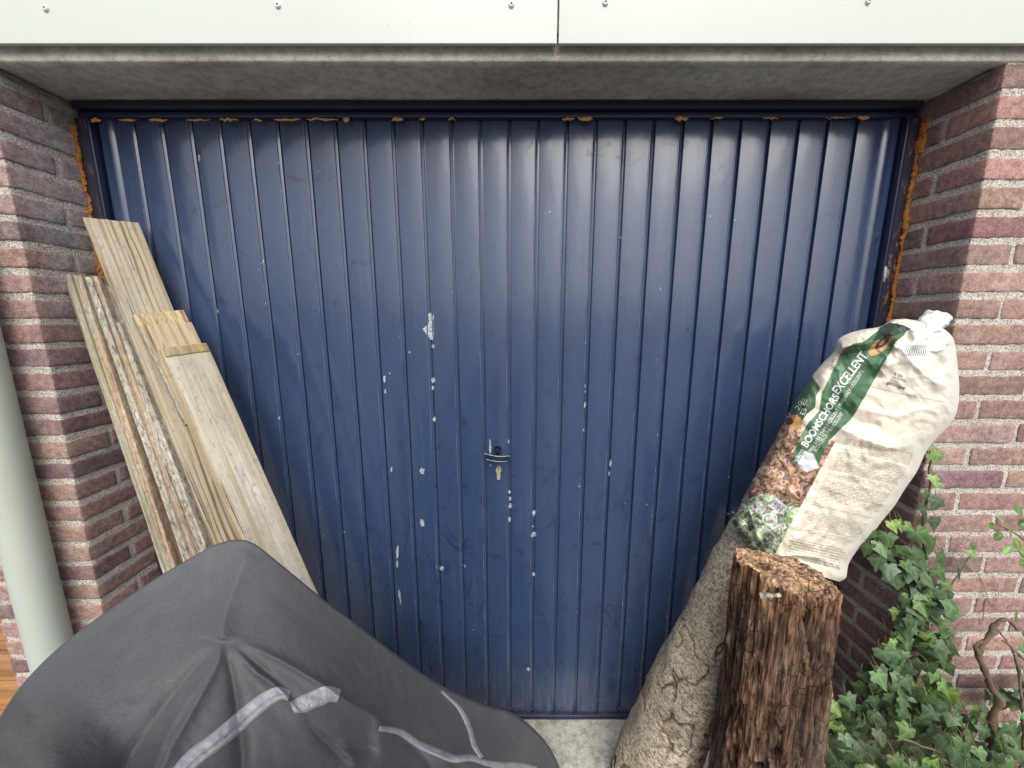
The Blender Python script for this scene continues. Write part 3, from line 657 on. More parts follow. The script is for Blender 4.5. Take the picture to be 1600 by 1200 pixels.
folds = [([(347,1000),(338,1040),(300,1110),(262,1180),(235,1260),(200,1400)], .0085, 4, 17, 1),
 ([(338,1010),(300,1050),(245,1120),(195,1200),(120,1330)], -.008, 5, 24, 1),
 ([(352,1012),(364,1065),(372,1120),(378,1180),(380,1300)], -.011, 4, 13, 1),
 ([(360,1004),(400,1050),(432,1072),(480,1125),(540,1180),(600,1290)], .012, 4, 14, 1),
 ([(362,1006),(405,1040),(447,1078),(462,1100),(500,1150),(560,1205)], -.009, 4, 10, 1),
 ([(366,1000),(430,1028),(500,1068),(545,1098),(590,1125),(597,1180),(600,1260)], .010, 4, 13, 1),
 ([(470,1112),(510,1150),(545,1170),(590,1165)], -.010, 8, 12, 0),
 ([(598,1140),(600,1200),(610,1300)], -.006, 5, 9, 0),
 ([(655,1166),(640,1220),(635,1300)], -.006, 5, 12, 0),
 ([(700,1190),(720,1260)], .006, 8, 14, 0),
 ([(390,852),(372,900),(352,960),(346,1003)], .010, 18, 14, 0),
 ([(345,850),(330,900),(336,960),(343,1003)], -.002, 20, 14, 0),
 ([(330,1040),(270,1130),(228,1230)], .005, 4, 9, 1), 
 ([(530,1150),(548,1180),(560,1230)], .006, 6, 10, 0), ([(620,1150),(660,1180),(690,1230)], -.005, 4, 7, 0), ([(560,1060),(600,1085),(660,1100)], -.0015, 8, 9, 0), ([(110,1010),(200,960),(300,890)], -.002, 10, 12, 0), ([(400,905),(470,960),(540,1010)], -.0015, 12, 12, 0), ([(655,1166),(690,1184),(735,1186)], .005, 8, 8, 0)]
def pl_dist(x, y, pts):
    pts = smoothpath(pts, 40); best = np.full(x.shape, 1e9); tt = np.zeros(x.shape)
    for i in range(len(pts)-1):
        a, b = pts[i], pts[i+1]; ab = b-a; L2 = ab @ ab+1e-9; t_ = np.clip(((x-a[0])*ab[0]+(y-a[1])*ab[1])/L2, 0, 1)
        d_ = np.hypot(x-a[0]-t_*ab[0], y-a[1]-t_*ab[1]); m = d_ < best; best = np.where(m, d_, best); tt = np.where(m, (i+t_)/(len(pts)-1), tt)
    return best, tt
def cover_d(px, py):
    sh = px.shape; q = np.stack([px.ravel(), py.ravel()], -1); d_ = tps(q, ctl[:, :2]) @ Wt[:nC]+Wt[nC]+q[:, 0]/400*Wt[nC+1]+q[:, 1]/400*Wt[nC+2]; d_ = d_.reshape(sh)
    for pts, amp, w0, w1, rad in folds:
        di, t_ = pl_dist(px, py, pts); wd = w0+(w1-w0)*t_; e_ = sst(0, .14, t_)*(1-sst(.93, 1, t_)*(0 if rad else 1))*(.45+.55*sst(0, .4, t_))*.8
        wd = wd*1.15; g_ = np.exp(-(di/wd)**1.35)
        d_ = d_-amp*e_*g_
    q3 = np.stack([px/60, py/60, px*0], -1); d_ = d_+.0022*fbm(q3, 3, 2)*sst(1000, 1100, py)+.0016*fbm(q3*.5, 2, 5)
    return d_
bot = np.array([(-250, 1560), (980, 1560)])
ns, ntt = 260, 240
sI = np.linspace(0, 1, ns); tJ = np.concatenate([np.linspace(0, .05, 14)[:-1], np.linspace(.05, 1, ntt-13)])
B = bot[0]+(bot[1]-bot[0])*sI[:, None]
PX = sil[:, None, 0]+(B[:, None, 0]-sil[:, None, 0])*tJ[None, :]; PY = sil[:, None, 1]+(B[:, None, 1]-sil[:, None, 1])*tJ[None, :]
dI = cover_d(PX, PY)
Cv = Pv(PX, PY, dI-D)
# hem: roll over the silhouette and drop behind, and in front down to the ground
def skirt(edge, out, n1=8, zf=ZG+.05, rr=.02):
    res = []
    for k in range(1, n1+1):
        a = k/n1*math.pi/2; res.append(edge+out*(rr*math.sin(a))-np.array([0, 0, 1])*(rr*(1-math.cos(a))))
    last = res[-1]
    for k in range(1, 15):
        q_ = last.copy(); q_[:, 2] = last[:, 2]+(np.minimum(zf, last[:, 2])-last[:, 2])*k/14; wob = .012*fbm(np.stack([q_[:, 0]*14, q_[:, 1]*14, q_[:, 2]*1.5], -1), 2, 3)*(k/14); q_ += out*(wob[:, None]+.02*k/14); res.append(q_)
    return np.stack(res, 1)
ed = Cv[:, 0]; camp = np.array([0, -D, H]); out = ed-camp; out[:, 2] = 0; out /= np.linalg.norm(out, axis=1, keepdims=True)
back = skirt(ed, out)
full = np.concatenate([back[:, ::-1], Cv], 1)
fe = Cv[:, -1]; o2 = np.tile(np.array([0, -1., 0]), (ns, 1)); front = skirt(fe, o2); full = np.concatenate([full, front], 1)
nv = full.shape[1]
cov = thing('vehicle_cover', (0-.3, -.45, ZG), 'dark grey weatherproof cover draped over a motorbike, in front of the door', 'vehicle cover')
o = mesh('cover_sheet', full.reshape(-1, 3), gridf(ns, nv)[:, ::-1], M['cover'], cov)
sm = o.modifiers.new('thick', 'SOLIDIFY'); sm.thickness = .0012; sm.offset = -1
def ribbon(name, pts, wid, off, mat, parent, n=90, nw=7, ridge=0, wr=0):
    p = smoothpath(pts, n); t_ = np.gradient(p, axis=0); t_ /= np.linalg.norm(t_, axis=1, keepdims=True); nn = np.stack([-t_[:, 1], t_[:, 0]], -1)
    ww = np.interp(np.linspace(0, 1, n), np.linspace(0, 1, len(np.atleast_1d(wid))), np.atleast_1d(wid)) if np.ndim(wid) else np.full(n, wid)
    s_ = np.linspace(-.5, .5, nw); Q = p[:, None]+nn[:, None]*(ww[:, None]*s_[None])[..., None]
    d_ = cover_d(Q[..., 0], Q[..., 1]); h = off*(1-np.abs(2*s_)**6)[None]; h = h+ridge*np.exp(-((s_-.16)/.06)**2)[None]
    q3 = np.concatenate([Q/9, np.zeros(Q.shape[:-1]+(1,))], -1); h = h+wr*fbm(q3, 3, 4)*(1-np.abs(2*s_)**4)[None]
    V = Pv(Q[..., 0], Q[..., 1], d_-D-h); return mesh(name, V.reshape(-1, 3), gridf(n, nw), mat, parent)
ribbon('reflective_strip', [(268,1230),(297,1190),(330,1164),(360,1140),(385,1118),(415,1094),(437,1084),(452,1088)], [31,29,28,28,27,25,22,16], .0022, M['strip'], cov, ridge=-.0022, wr=.0012, nw=15)
ribbon('reflective_strip', [(456,1106),(474,1100),(500,1089),(514,1084),(530,1088)], [19,27,27,25,22], .0022, M['strip'], cov, wr=.003, nw=13)
ribbon('seam_tape', [(592,1138),(625,1144),(654,1163),(680,1174),(708,1185),(735,1184),(753,1190)], [9,11,12,13,13,11,8], .003, M['piping'], cov, wr=.002)
ribbon('seam_tape', [(690,1080),(715,1103),(726,1120),(735,1142),(741,1164),(753,1184)], [4,7,8,8,8,7], .003, M['piping'], cov, wr=.002)
ribbon('seam_tape', [(752,1190),(780,1196),(812,1198),(838,1204)], [9,12,13,12], .003, M['piping'], cov, wr=.003)

# ------------------------------------------------------------------ birch-like grey log
def frame_axis(a, b):
    t_ = (b-a)/np.linalg.norm(b-a); u = np.cross(t_, [0, 1, 0]); u /= np.linalg.norm(u); v = np.cross(u, t_); return t_, u, v
la = P(996, 1262, -.215); lb = P(1216, 815, -.185)
lt, lu, lv = frame_axis(la, lb)       # lu: to the right, lv: towards/away from the viewer
if lu[0] < 0: lu = -lu
if lv[1] > 0: lv = -lv
tlow = (ZG+.01-la[2])/lt[2]; la = la+lt*tlow
LL = np.linalg.norm(lb-la)+.10
na, nz = 300, 520
A_ = np.linspace(0, 2*math.pi, na, endpoint=False)[:, None]; S_ = np.linspace(0, LL, nz)[None]
rad = .112+(.078-.112)*(S_/LL)+0*A_
cx, sx_ = np.cos(A_)+0*S_, np.sin(A_)+0*S_
q = np.stack([cx*rad, sx_*rad, S_+0*A_], -1)
rd = .009*fbm(q*7, 3, 1)+.0035*fbm(q*26, 4, 3)
plate = fbm(q*np.array([60, 60, 45]), 3, 9)
w1 = fbm(q*np.array([9, 9, 5.]), 4, 12)
crack = np.exp(-(np.abs(w1+.25*vn(q*30, 6))/.030)**1.3)*sst(.02, .30, fbm(q*4.0, 2, 20)+.10)
u2 = np.stack([np.arctan2(sx_, cx)*3.1, S_*10+0*A_], -1)+.25*np.stack([vn(q*30, 3), vn(q*30, 5)], -1); f1, f2, ci = worley(u2, 3)
crack2 = np.exp(-((f2-f1)/.035)**1.2)*sst(.10, .32, fbm(q*5, 2, 33)+.05)
flake = sst(.16, .20, fbm(q*11, 4, 40))*sst(.30, .0, S_+0*A_-.12)
crack = crack*.85; crack2 = .35*crack2*sst(.12, .35, fbm(q*8, 2, 90)); rr = rad+rd+.0010*plate-.010*crack-.006*crack2-.005*flake
speck = sst(.10, .42, fbm(q*np.array([75, 75, 190]), 4, 50))+.5*sst(.05, .4, fbm(q*90, 3, 57))
c = np.array([.62, .54, .42])[None, None]*(1+.30*fbm(q*14, 3, 60))[..., None]
c = c*(1-.35*np.clip(speck, 0, 1)[..., None]); gr = .5*sst(.0, .4, fbm(q*6, 3, 70))[..., None]; c = c*(1-gr*.4)+np.array([.24, .225, .18])*gr*.4
br = sst(-.05, .35, fbm(q*5.5, 3, 75))[..., None]*sst(.45, .0, S_+0*A_)[..., None]; c = c*(1-.55*br)+np.array([.20, .125, .08])*.55*br
cc = np.clip(crack+crack2, 0, 1)[..., None]; c = c*(1-cc)+np.array([.035, .022, .016])*cc; c = c*(1-.8*flake[..., None])+np.array([.15, .085, .05])*.8*flake[..., None]
bend = -.022*np.sin(np.pi*np.clip(S_/LL, 0, 1))
V = la+lt*(S_+0*A_)[..., None]+lu*(rr*cx+bend)[..., None]+lv*(rr*sx_)[..., None]
V = V.reshape(-1, 3); f = gridf(na, nz, True).tolist()+[[i*nz for i in range(na)], [i*nz+nz-1 for i in range(na)][::-1]]
o = mesh('log', V, f, M['bark'], None, True, c.reshape(-1, 3)); tag(o, 'thick leaning log with pale grey cracked bark, under the sack', 'log')

# ------------------------------------------------------------------ rotten post
bc = P(1227, 1200, -.46); tc = P(1265, 905, -.46)
zt0 = .868; bx, tx = bc[0]-.0, tc[0]
na, nz = 420, 460
A_ = np.linspace(0, 2*math.pi, na, endpoint=False)[:, None]; S_ = np.linspace(ZG, zt0, nz)[None]; u = (S_-ZG)/(zt0-ZG)
cxx = bx+(tx-bx)*np.clip((S_-bc[2])/(zt0-bc[2]), -3, 1); cyy = -.40+.0*S_
aw = .104+(.083-.104)*u; ad = .088+(.072-.088)*u
ct, st = np.cos(A_), np.sin(A_); pw = 2/2.9
ex = np.sign(ct)*np.abs(ct)**pw; ey = np.sign(st)*np.abs(st)**pw
q = np.stack([ex*aw, ey*ad, S_+0*A_], -1)
fib = fbm(q*np.array([70, 70, 7.]), 4, 3); fib2 = fbm(q*np.array([24, 24, 3.]), 4, 8); ch = fbm(q*np.array([120, 120, 40.]), 3, 15)
rg = 1-np.abs(fbm(q*np.array([46, 46, 4.5]), 3, 25))*2
ax = ex*aw; front = sst(-.2, -.7, st)
cav = front*np.exp(-((ax-.018-.012*vn(np.stack([S_*6, S_*0, S_*0], -1), 3))/.026)**2)*sst(.45, .62, u+.08*fib2)*1.0
cav2 = front*np.exp(-((ax-.005-.02*vn(np.stack([S_*5, S_*0, S_*0], -1), 5))/.020)**2)*sst(.55, .40, u)*.6
cross = sst(.22, .36, fbm(q*np.array([60, 60, 26.]), 3, 33))*sst(-.1, .3, fbm(q*np.array([9, 9, 4]), 2, 44))
holes = np.zeros_like(ax+S_)
for hx, hz, hr in ((-.042, .50, .011), (-.066, .46, .009), (-.035, .40, .006)):
    holes = holes+front*np.exp(-(((ax-hx)/hr)**2+((S_-hz)/(hr*1.25))**2)**2)
cav = cav*(.45+1.1*np.clip(fbm(q*np.array([60, 60, 9.]), 3, 71)+.35, 0, 1)); f5 = 1-np.abs(fbm(q*np.array([170, 170, 9.]), 3, 91))*2.2; dr = .0020*f5+.0085*fib+.007*fib2+.0025*ch+.005*rg-.020*cav-.013*cav2-.005*cross-.016*holes
kx = 1+dr/np.maximum(np.hypot(ex*aw, ey*ad), .02)
pos = np.stack([cxx+ex*aw*kx, cyy+ey*ad*kx, S_+0*A_], -1)
# the sawn, crumbled head tilts down to the right and front
def head(x, y): return zt0+.0+(-.20*(x-tx)-.10*(y+.40))*1.0
tilt = sst(.80, 1.0, u)
edge_n = .020*fbm(np.stack([A_*6+0*S_, A_*0+1+0*S_, A_*0+0*S_], -1), 4, 5)
pos[..., 2] += (tilt*((head(pos[..., 0], pos[..., 1])-zt0)-.008+edge_n-.045*cav-.5*np.abs(.02*fib)))
dark = sst(.1, -.35, fib+.4*rg-.2); hue = sst(-.2, .35, fbm(q*np.array([20, 20, 2.2]), 4, 61))
sideb = sst(.35, .95, np.abs(ax)/aw)*(.4+.6*sst(-.3, .2, fib2))
c0 = np.array([.078, .052, .040]); c1 = np.array([.31, .155, .078]); c2 = np.array([.20, .135, .09])
mixv = np.clip(.08+.65*hue*sideb+.12*hue+.12*fib2, 0, 1)[..., None]
c = c0*(1-mixv)+c1*mixv; lt_ = sst(.15, .5, fib)[..., None]; c = c*(1-.5*lt_)+c2*.5*lt_
top_ = sst(.90, 1.0, u+.03*fib)[..., None]; c = c*(1-.7*top_)+np.array([.34, .19, .10])*.7*top_
dk = np.clip(cav*.7+cav2*.6+holes+.6*cross, 0, .85)[..., None]; c = c*(1-dk)+np.array([.030, .020, .016])*dk
c = c*(1-.35*dark[..., None]); c = c*(1+.7*ch[..., None]); c = c*(.75+.85*np.clip(f5, 0, 1))[..., None]; grey = sst(.1, .4, fbm(q*np.array([15, 15, 5.]), 3, 95))[..., None]; c = c*(1-.45*grey)+np.array([.105, .09, .078])*.45*grey
V1 = pos.reshape(-1, 3); C1 = c.reshape(-1, 3)
# head surface
nr = 70; rim = pos[:, -1]; cen = np.array([tx, -.40, 0]); rr_ = np.linspace(1, 0, nr)[1:][None, :, None]
T_ = cen+(rim[:, None]-cen)*rr_; T_[..., 2] = 0
q2 = T_*1.0
r2 = rr_[..., 0]; hz_ = head(T_[..., 0], T_[..., 1]); blend = sst(1.0, .86, r2)
fz = .008*fbm(q2*32, 5, 2)+.002*vn(q2*210, 4); f1, f2, ci = worley(np.stack([q2[..., 0]*24-q2[..., 1]*8, q2[..., 1]*60+q2[..., 0]*22], -1), 6); split = np.exp(-((f2-f1)/.10)**2)
pit = np.exp(-(((q2[..., 0]-tx+.052)/.016)**2+((q2[..., 1]+.395)/.020)**2))*(.6+.8*np.abs(vn(q2*110, 7)))+.8*np.exp(-(((q2[..., 0]-tx-.018)/.022)**2+((q2[..., 1]+.455)/.02)**2))
split = split*sst(.05, .3, fbm(q2*20, 2, 17)); T_[..., 2] = rim[:, None, 2]*(1-blend)+(hz_+fz-.006*split-.030*pit)*blend
ct_ = np.array([.50, .33, .20])*(1+1.3*fbm(q2*np.array([60, 130, 1]), 5, 9))[..., None]+0*T_; sp_ = np.clip(split*.8+pit*.8, 0, .93)[..., None]; ct_ = ct_*(1-sp_)+np.array([.09, .05, .035])*sp_
fr = sst(-.42, -.47, T_[..., 1])[..., None]; ct_ = ct_*(1-.45*fr)+np.array([.20, .12, .08])*.45*fr
V2 = T_.reshape(-1, 3); off = len(V1); f = gridf(na, nz, True).tolist(); m_ = nr-1
f += [[i*nz+nz-1, ((i+1) % na)*nz+nz-1, off+((i+1) % na)*m_, off+i*m_] for i in range(na)]; f += (gridf(na, m_, True)+off).tolist()
post = thing('rotten_post', (bx, -.40, ZG), 'upright rotten dark brown timber post with a crumbling head, beside the leaning log', 'post')
mesh('trunk', np.vstack([V1, V2]), f, M['rot'], post, True, np.clip(np.vstack([C1, ct_.reshape(-1, 3)]), .005, 1))
# splinters and the small peg stuck in the face
mb = MB(); pa = P(1188, 931, -.505); pb = P(1219, 929, -.512)
mb.tube(smoothpath([pa, (pa+pb)/2+np.array([0, -.004, .003]), pb], 14), np.linspace(.0045, .0035, 14), 8, disp=lambda v: v+vn(v*160, 3)[:, None]*.0012); mb.build('splinter', M['wood_moss'], post)
rs = np.random.RandomState(4)
for k in range(16):
    a = rs.uniform(math.pi, 2*math.pi); p0 = np.array([tx+.080*math.cos(a), -.40+.070*math.sin(a), rs.uniform(.35, .84)]); dirv = np.array([math.cos(a)*rs.uniform(.1, .6), math.sin(a)*rs.uniform(.1, .6), rs.uniform(-1, 1)]); p1 = p0+dirv*rs.uniform(.008, .022); p2 = p1+rs.randn(3)*.007
    mb = MB(); mb.tube(smoothpath([p0, p1, p2], 6), .0005, 4); mb.build('loose_fibre', M['wood_tan'], post)

# ------------------------------------------------------------------ the bark sack
Lb = [(1172,868),(1160,846),(1145,819),(1149,806),(1162,776),(1176,750),(1190,724),(1205,698),(1222,665),(1240,630),(1262,596),(1283,570),(1303,549),(1309,531),(1326,521),(1348,515),(1376,510),(1394,500),(1414,498)]
Rb = [(1312,909),(1322,902),(1326,882),(1338,862),(1360,838),(1380,812),(1398,790),(1414,764),(1432,738),(1446,708),(1462,686),(1480,668),(1494,646),(1499,612),(1497,580),(1494,552),(1489,528),(1472,512),(1452,504)]
nt_ = 420; nu = 300
def resamp(pts, n, k=1):
    p = smoothpath(pts, 600); s_ = np.concatenate([[0], np.cumsum(np.linalg.norm(np.diff(p, axis=0), axis=1))]); s_ /= s_[-1]; return np.stack([np.interp(np.linspace(0, 1, n), s_, p[:, i]) for i in range(2)], -1)
Lc = smoothpath(Lb, nt_); Rc = smoothpath(Rb, nt_)
s_ = .5-.5*np.cos(np.linspace(0, math.pi, nu)); s_ = .6*s_+.4*np.linspace(0, 1, nu)
tt = np.linspace(0, 1, nt_)
QX = Lc[None, :, 0]+(Rc[None, :, 0]-Lc[None, :, 0])*s_[:, None]; QY = Lc[None, :, 1]+(Rc[None, :, 1]-Lc[None, :, 1])*s_[:, None]
SS = s_[:, None]+0*tt[None]; TT = tt[None]+0*SS
base = np.interp(TT, [0, .3, .6, 1], [-.215, -.215, -.225, -.235])
prof_ = np.clip(1-np.abs(2*SS-1)**3, 0, 1)**.6; bulge = np.interp(TT, [0, .15, .5, .75, .9, .97, 1], [.066, .070, .074, .072, .052, .028, .008])
q = np.stack([QX/100, QY/100, QX*0], -1)
# axis-aligned coordinates (a: along the sack, b: across)
ax_ = np.array([.50, -.866]); al = (QX-1235)*ax_[0]+(QY-870)*ax_[1]; ac = (QX-1235)*(-ax_[1])+(QY-870)*ax_[0]
q_w = np.stack([al/34+ac*.10/20, ac/95, al*0], -1)
wr = 1-np.abs(fbm(q_w*1.0, 3, 5))*2.0; wr2 = 1-np.abs(fbm(np.stack([(al+ac*.5)/24, (ac-al*.4)/50, al*0], -1), 3, 15))*2; wr3 = 1-np.abs(fbm(np.stack([(al-ac*.7)/30, (ac+al*.3)/55, al*0], -1), 3, 25))*2
topw = sst(.62, 1, TT)
W_ = .0026*wr*(.5+.6*sst(.2, .6, np.abs(fbm(q*1.3, 2, 9))*2))+.0014*wr2+.0012*wr3+topw*(.0045*wr3+.003*wr2)+.004*fbm(q*2.2, 3, 2)
def tri(x): return np.abs(x-np.floor(x)-.5)*2
cr_ = 0
for kk, (an_, fr_, am_) in enumerate([(-62, 1/46, .0030), (-25, 1/58, .0026), (8, 1/38, .0022), (55, 1/70, .0026), (-80, 1/27, .0014), (30, 1/24, .0012), (-10, 1/17, .0008)]):
    dx_, dy_ = math.cos(R(an_)), math.sin(R(an_)); msk = sst(-.15, .25, fbm(q*1.6, 2, 200+kk)); cr_ = cr_+am_*msk*tri((QX*dx_+QY*dy_)*fr_+.9*vn(q*1.3, 210+kk)+.25*vn(q*4, 220+kk))
W_ = W_+cr_*1.5
# named creases: (polyline px, amp, width)
for pts, amp, wd in [([(1282,655),(1320,672),(1360,690),(1400,700),(1440,690)], .006, 7), ([(1290,690),(1330,697),(1380,705),(1425,705)], -.004, 5), ([(1210,870),(1240,868),(1270,870),(1300,880),(1316,889)], .007, 4), ([(1212,876),(1250,874),(1300,888)], -.006, 4),
  ([(1385,512),(1400,530),(1420,560),(1445,585),(1470,600),(1492,600)], .010, 9), ([(1440,508),(1450,540),(1470,575),(1485,620)], -.010, 9), ([(1420,500),(1430,530),(1410,560),(1370,575)], .010, 8), ([(1398,540),(1380,560),(1350,600)], -.006, 8), ([(1310,545),(1330,540),(1360,535),(1395,518)], .012, 6), ([(1300,556),(1335,552),(1380,540),(1410,528)], -.008, 6),
  ([(1300,610),(1320,640),(1345,660),(1380,665)], -.006, 8), ([(1270,640),(1300,645),(1322,640),(1335,628)], -.007, 7), ([(1222,700),(1240,740),(1225,790)], -.004, 7), ([(1160,800),(1172,830),(1185,860)], -.004, 5), ([(1168,790),(1180,825),(1195,862)], .004, 4), ([(1355,640),(1400,650),(1440,640),(1480,650)], .005, 7)]:
    di, t_ = pl_dist(QX, QY, pts); W_ = W_+amp*np.exp(-(di/wd)**1.5)*sst(0, .12, t_)*sst(1, .85, t_)
edgef = sst(0, .06, SS)*sst(1, .94, SS)
Yf = base-bulge*prof_-W_*(.25+.75*edgef)
Vf = Pv(QX, QY, Yf)
# printing
nA = lambda: np.zeros(QX.shape, bool)
cream = np.array([.76, .69, .56]); c = cream*(1+.09*fbm(q*1.5, 3, 7))[..., None]+0*Vf
wh = sst(1340, 1440, QX+.0*QY)*sst(700, 560, QY)+sst(-.1, .25, fbm(q*1.1, 3, 40))*.25+sst(1330, 1480, QX+(.6)*(900-QY)-60)*.0
rightEdge = sst(.80, 1.0, SS); wh = np.clip(wh*.7+rightEdge*.8, 0, 1)[..., None]; c = c*(1-wh)+np.array([.70, .68, .62])*wh
def setc(mask, col, a=1.0): 
    m_ = (mask*a)[..., None]; return c*(1-m_)+np.asarray(col)*m_
jx = QX+1.0*vn(q*14, 3); jy = QY+1.0*vn(q*14, 6)
# bark-chip photo
barkm = inpoly(QX, QY, [(1251,662),(1280,722),(1305,690),(1258,778),(1210,868),(1100,900),(1100,700),(1210,640),(1240,650)])
strip_ = inpoly(QX, QY, [(1294,688),(1306,690),(1283,728),(1275,725)]); barkm |= strip_
ang = fbm(q*5, 2, 3)*1.8; ca, sa = np.cos(ang), np.sin(ang)
f1, f2, ci = worley(np.stack([(QX*.75+QY*.45+8*vn(q*12, 2))/10.5, (QY*.75-QX*.45+8*vn(q*12, 4))/5.2], -1), 2)
bc_ = np.array([.48, .31, .20])*(.35+1.1*ci)[..., None]+np.array([.12, .05, .02])*vn(q*30, 5)[..., None]; e_ = np.exp(-((f2-f1)/.16)**2)[..., None]; bc_ = bc_*(1-.9*e_)+np.array([.035, .018, .02])*.9*e_
pink = sst(1225, 1275, QX)[..., None]*sst(690, 720, QY)[..., None]; bc_ = bc_*(1-.35*pink)+bc_*np.array([1.25, .98, 1.35])*.35*pink
dkp = sst(.15, .4, fbm(q*6, 3, 66))[..., None]; bc_ = bc_*(1-.55*dkp)
m_ = (barkm*1.0)[..., None]; c = c*(1-m_)+np.clip(bc_, .02, .8)*m_
# greenery photo
gl = 778+8*np.sin(QX/13)+5*vn(q*8, 2)+.10*(QX-1200); grm = barkm & (QY > gl)
f1, f2, ci = worley(np.stack([QX/3.8+vn(q*16, 1), QY/2.9+vn(q*16, 9)], -1), 8); gc = np.array([.27, .34, .22])*(.30+1.5*ci**1.2)[..., None]+np.array([.10, .10, .10])*sst(.0, .4, fbm(q*12, 3, 8))[..., None]; gc = gc*(.55+1.1*np.clip(fbm(q*9, 3, 12)+.4, 0, 1))[..., None]
pf = ((ci > .86) & (fbm(q*4, 2, 8) > -.1))[..., None]; gc = np.where(pf, np.array([.56, .38, .54]), gc); pf = ((ci > .70) & (ci < .78))[..., None]; gc = np.where(pf, np.array([.60, .62, .52]), gc)
dkp = sst(.05, .35, fbm(q*5, 3, 90))[..., None]; gc = gc*(1-.6*dkp); m_ = (grm*1.0)[..., None]; c = c*(1-m_)+gc*m_
lf = ((np.abs(QY-796-.4*(QX-1222)) < 2.0) & (np.abs(QX-1228) < 11)) | ((np.abs(QX-1233+.2*(QY-800)) < 2.2) & (np.abs(QY-808) < 10)) | ((QX-1246)**2/30+(QY-786)**2/12 < 1); c = setc(lf & grm, [.24, .42, .16])
# green bands
green = np.array([.060, .135, .072]); gband = [(1237,719),(1244,700),(1251,682),(1262,662),(1273,650),(1281,640),(1282,625),(1285,612),(1293,596),(1302,577),(1312,556),(1320,544),(1334,537),(1350,534),(1362,524),(1378,512),(1400,505),(1420,512),(1412,524),(1400,534),(1388,556),(1372,583),(1358,608),(1342,636),(1330,655),(1312,672),(1294,690),(1287,706),(1280,724),(1262,738)]
gm = inpoly(QX, QY, gband); c = setc(gm, green*1.15); c = c*(1+.14*(gm[..., None])*fbm(q*3, 3, 5)[..., None])
gm2 = inpoly(QX, QY, [(1200,648),(1234,646),(1250,661),(1262,646),(1274,636),(1275,620),(1282,606),(1272,592),(1262,575),(1230,590)]); c = setc(gm2, green*.85)
lg = (((QX-1240)/14)**2+((QY-660)/12)**2 < 1) & ~gm; c = setc(lg, [.52, .28, .11]); c = setc((((QX-1233)/7)**2+((QY-658)/6)**2 < 1), [.09, .045, .045])
# tan ring logo on the fold
def rot(px_, py_, an): an = R(an); dx, dy = QX-px_, QY-py_; return dx*math.cos(an)+dy*math.sin(an), -dx*math.sin(an)+dy*math.cos(an)
rx_, ry_ = rot(1377, 538, -42); c = setc((rx_/24)**2+(ry_/9.5)**2 < 1, [.50, .27, .12]); c = setc(((rx_-3)/15)**2+((ry_+1)/5.2)**2 < 1, [.045, .03, .025]); c = setc(((rx_-3)/6)**2+((ry_+1)/2.6)**2 < 1, [.40, .22, .12])
# underside of the folded mouth in dark green
fl = inpoly(QX, QY, [(1364,533),(1374,512),(1390,504),(1412,508),(1424,514),(1400,524),(1384,529)]); c = setc(fl, [.022, .05, .03])
# white label and bar codes
lab = inpoly(QX, QY, [(1257,704),(1271,709),(1280,731),(1260,738),(1245,727)]); c = setc(lab, [.62, .64, .68])
bcm = inpoly(QX, QY, [(1212,777),(1231,793),(1224,806),(1199,790)]); c = setc(bcm, [.66, .66, .68]); rx_, ry_ = rot(1215, 791, 38); c = setc(bcm & (np.sin(rx_*3.6+np.sin(rx_*1.3)*2) > .1) & (np.abs(ry_) < 6), [.10, .10, .11])
bcm = inpoly(QX, QY, [(1412,540),(1448,538),(1446,562),(1416,558)]); c = setc(bcm, [.68, .68, .66]); wv_ = np.sin((QX+5*np.sin((QY-540)/6))*1.75); c = setc(bcm & (wv_ > .1) & (QY < 556), [.13, .16, .18])
ov = np.abs(np.hypot((QX-1203)/11, (QY-811)/9)-1) < .10; c = setc(ov & grm, [.6, .63, .6])
# thin pattern of packaging icons top-left
ic = inpoly(QX, QY, [(1296,572),(1307,549),(1322,540),(1330,548),(1312,562),(1303,580)]); c = setc(ic & (np.abs(np.sin(al*.8)*np.sin(ac*.9)) < .16), [.2, .17, .13])
# small illegible print, as rows of dashes, upside-down panel text
pa_ = R(14); ta = (QX-1300)*math.cos(pa_)+(QY-760)*math.sin(pa_); tb = -(QX-1300)*math.sin(pa_)+(QY-760)*math.cos(pa_)
tb = tb+1.5*np.sin(ta/60)
right_lim = SS < .93
for b0, b1, l_off, pit_, hh, wl in [(-79,-60,16,3.3,.34,1.0), (-56,-24,10,3.1,.32,1.0), (-21,-14,2,3.2,.3,1.0), (-10,24,-2,3.0,.33,1.0), (34,36,-14,3.3,.33,1.), (44,72,-30,3.0,.33,1.), (74,80,-36,3.2,.3,1.), (92,124,-50,4.3,.36,1.7)]:
    # left margin follows the printed edge of the panel
    edge_x = 1302-(QY-690)*.54; inx = (QX > edge_x+12) & right_lim & (tb > b0) & (tb < b1)
    row = np.floor(tb/pit_); fr_ = tb/pit_-row; word = vn(np.stack([ta/(3.0*wl)+row*7.7, row*3.1, row*0], -1), 8); ragl = 9*(vn(np.stack([row*1.7, row*0, row*0], -1), 5))+6
    m_ = inx & (np.abs(fr_-.5) < hh*.78) & (word > -.42) & (QX > edge_x+12+ragl); c = setc(m_, [.14, .12, .10], .66*(.75+.25*vn(np.stack([ta*1.1, tb*1.1, ta*0], -1), 3)))
for (x1, y1, x2, y2) in [(1358,604,1475,628), (1280,762,1385,792), (1254,826,1320,850)]:
    di, t_ = pl_dist(QX, QY, [(x1, y1), ((x1+x2)/2, (y1+y2)/2+1), (x2, y2)]); c = setc(di < .5, [.2, .18, .15], .7)
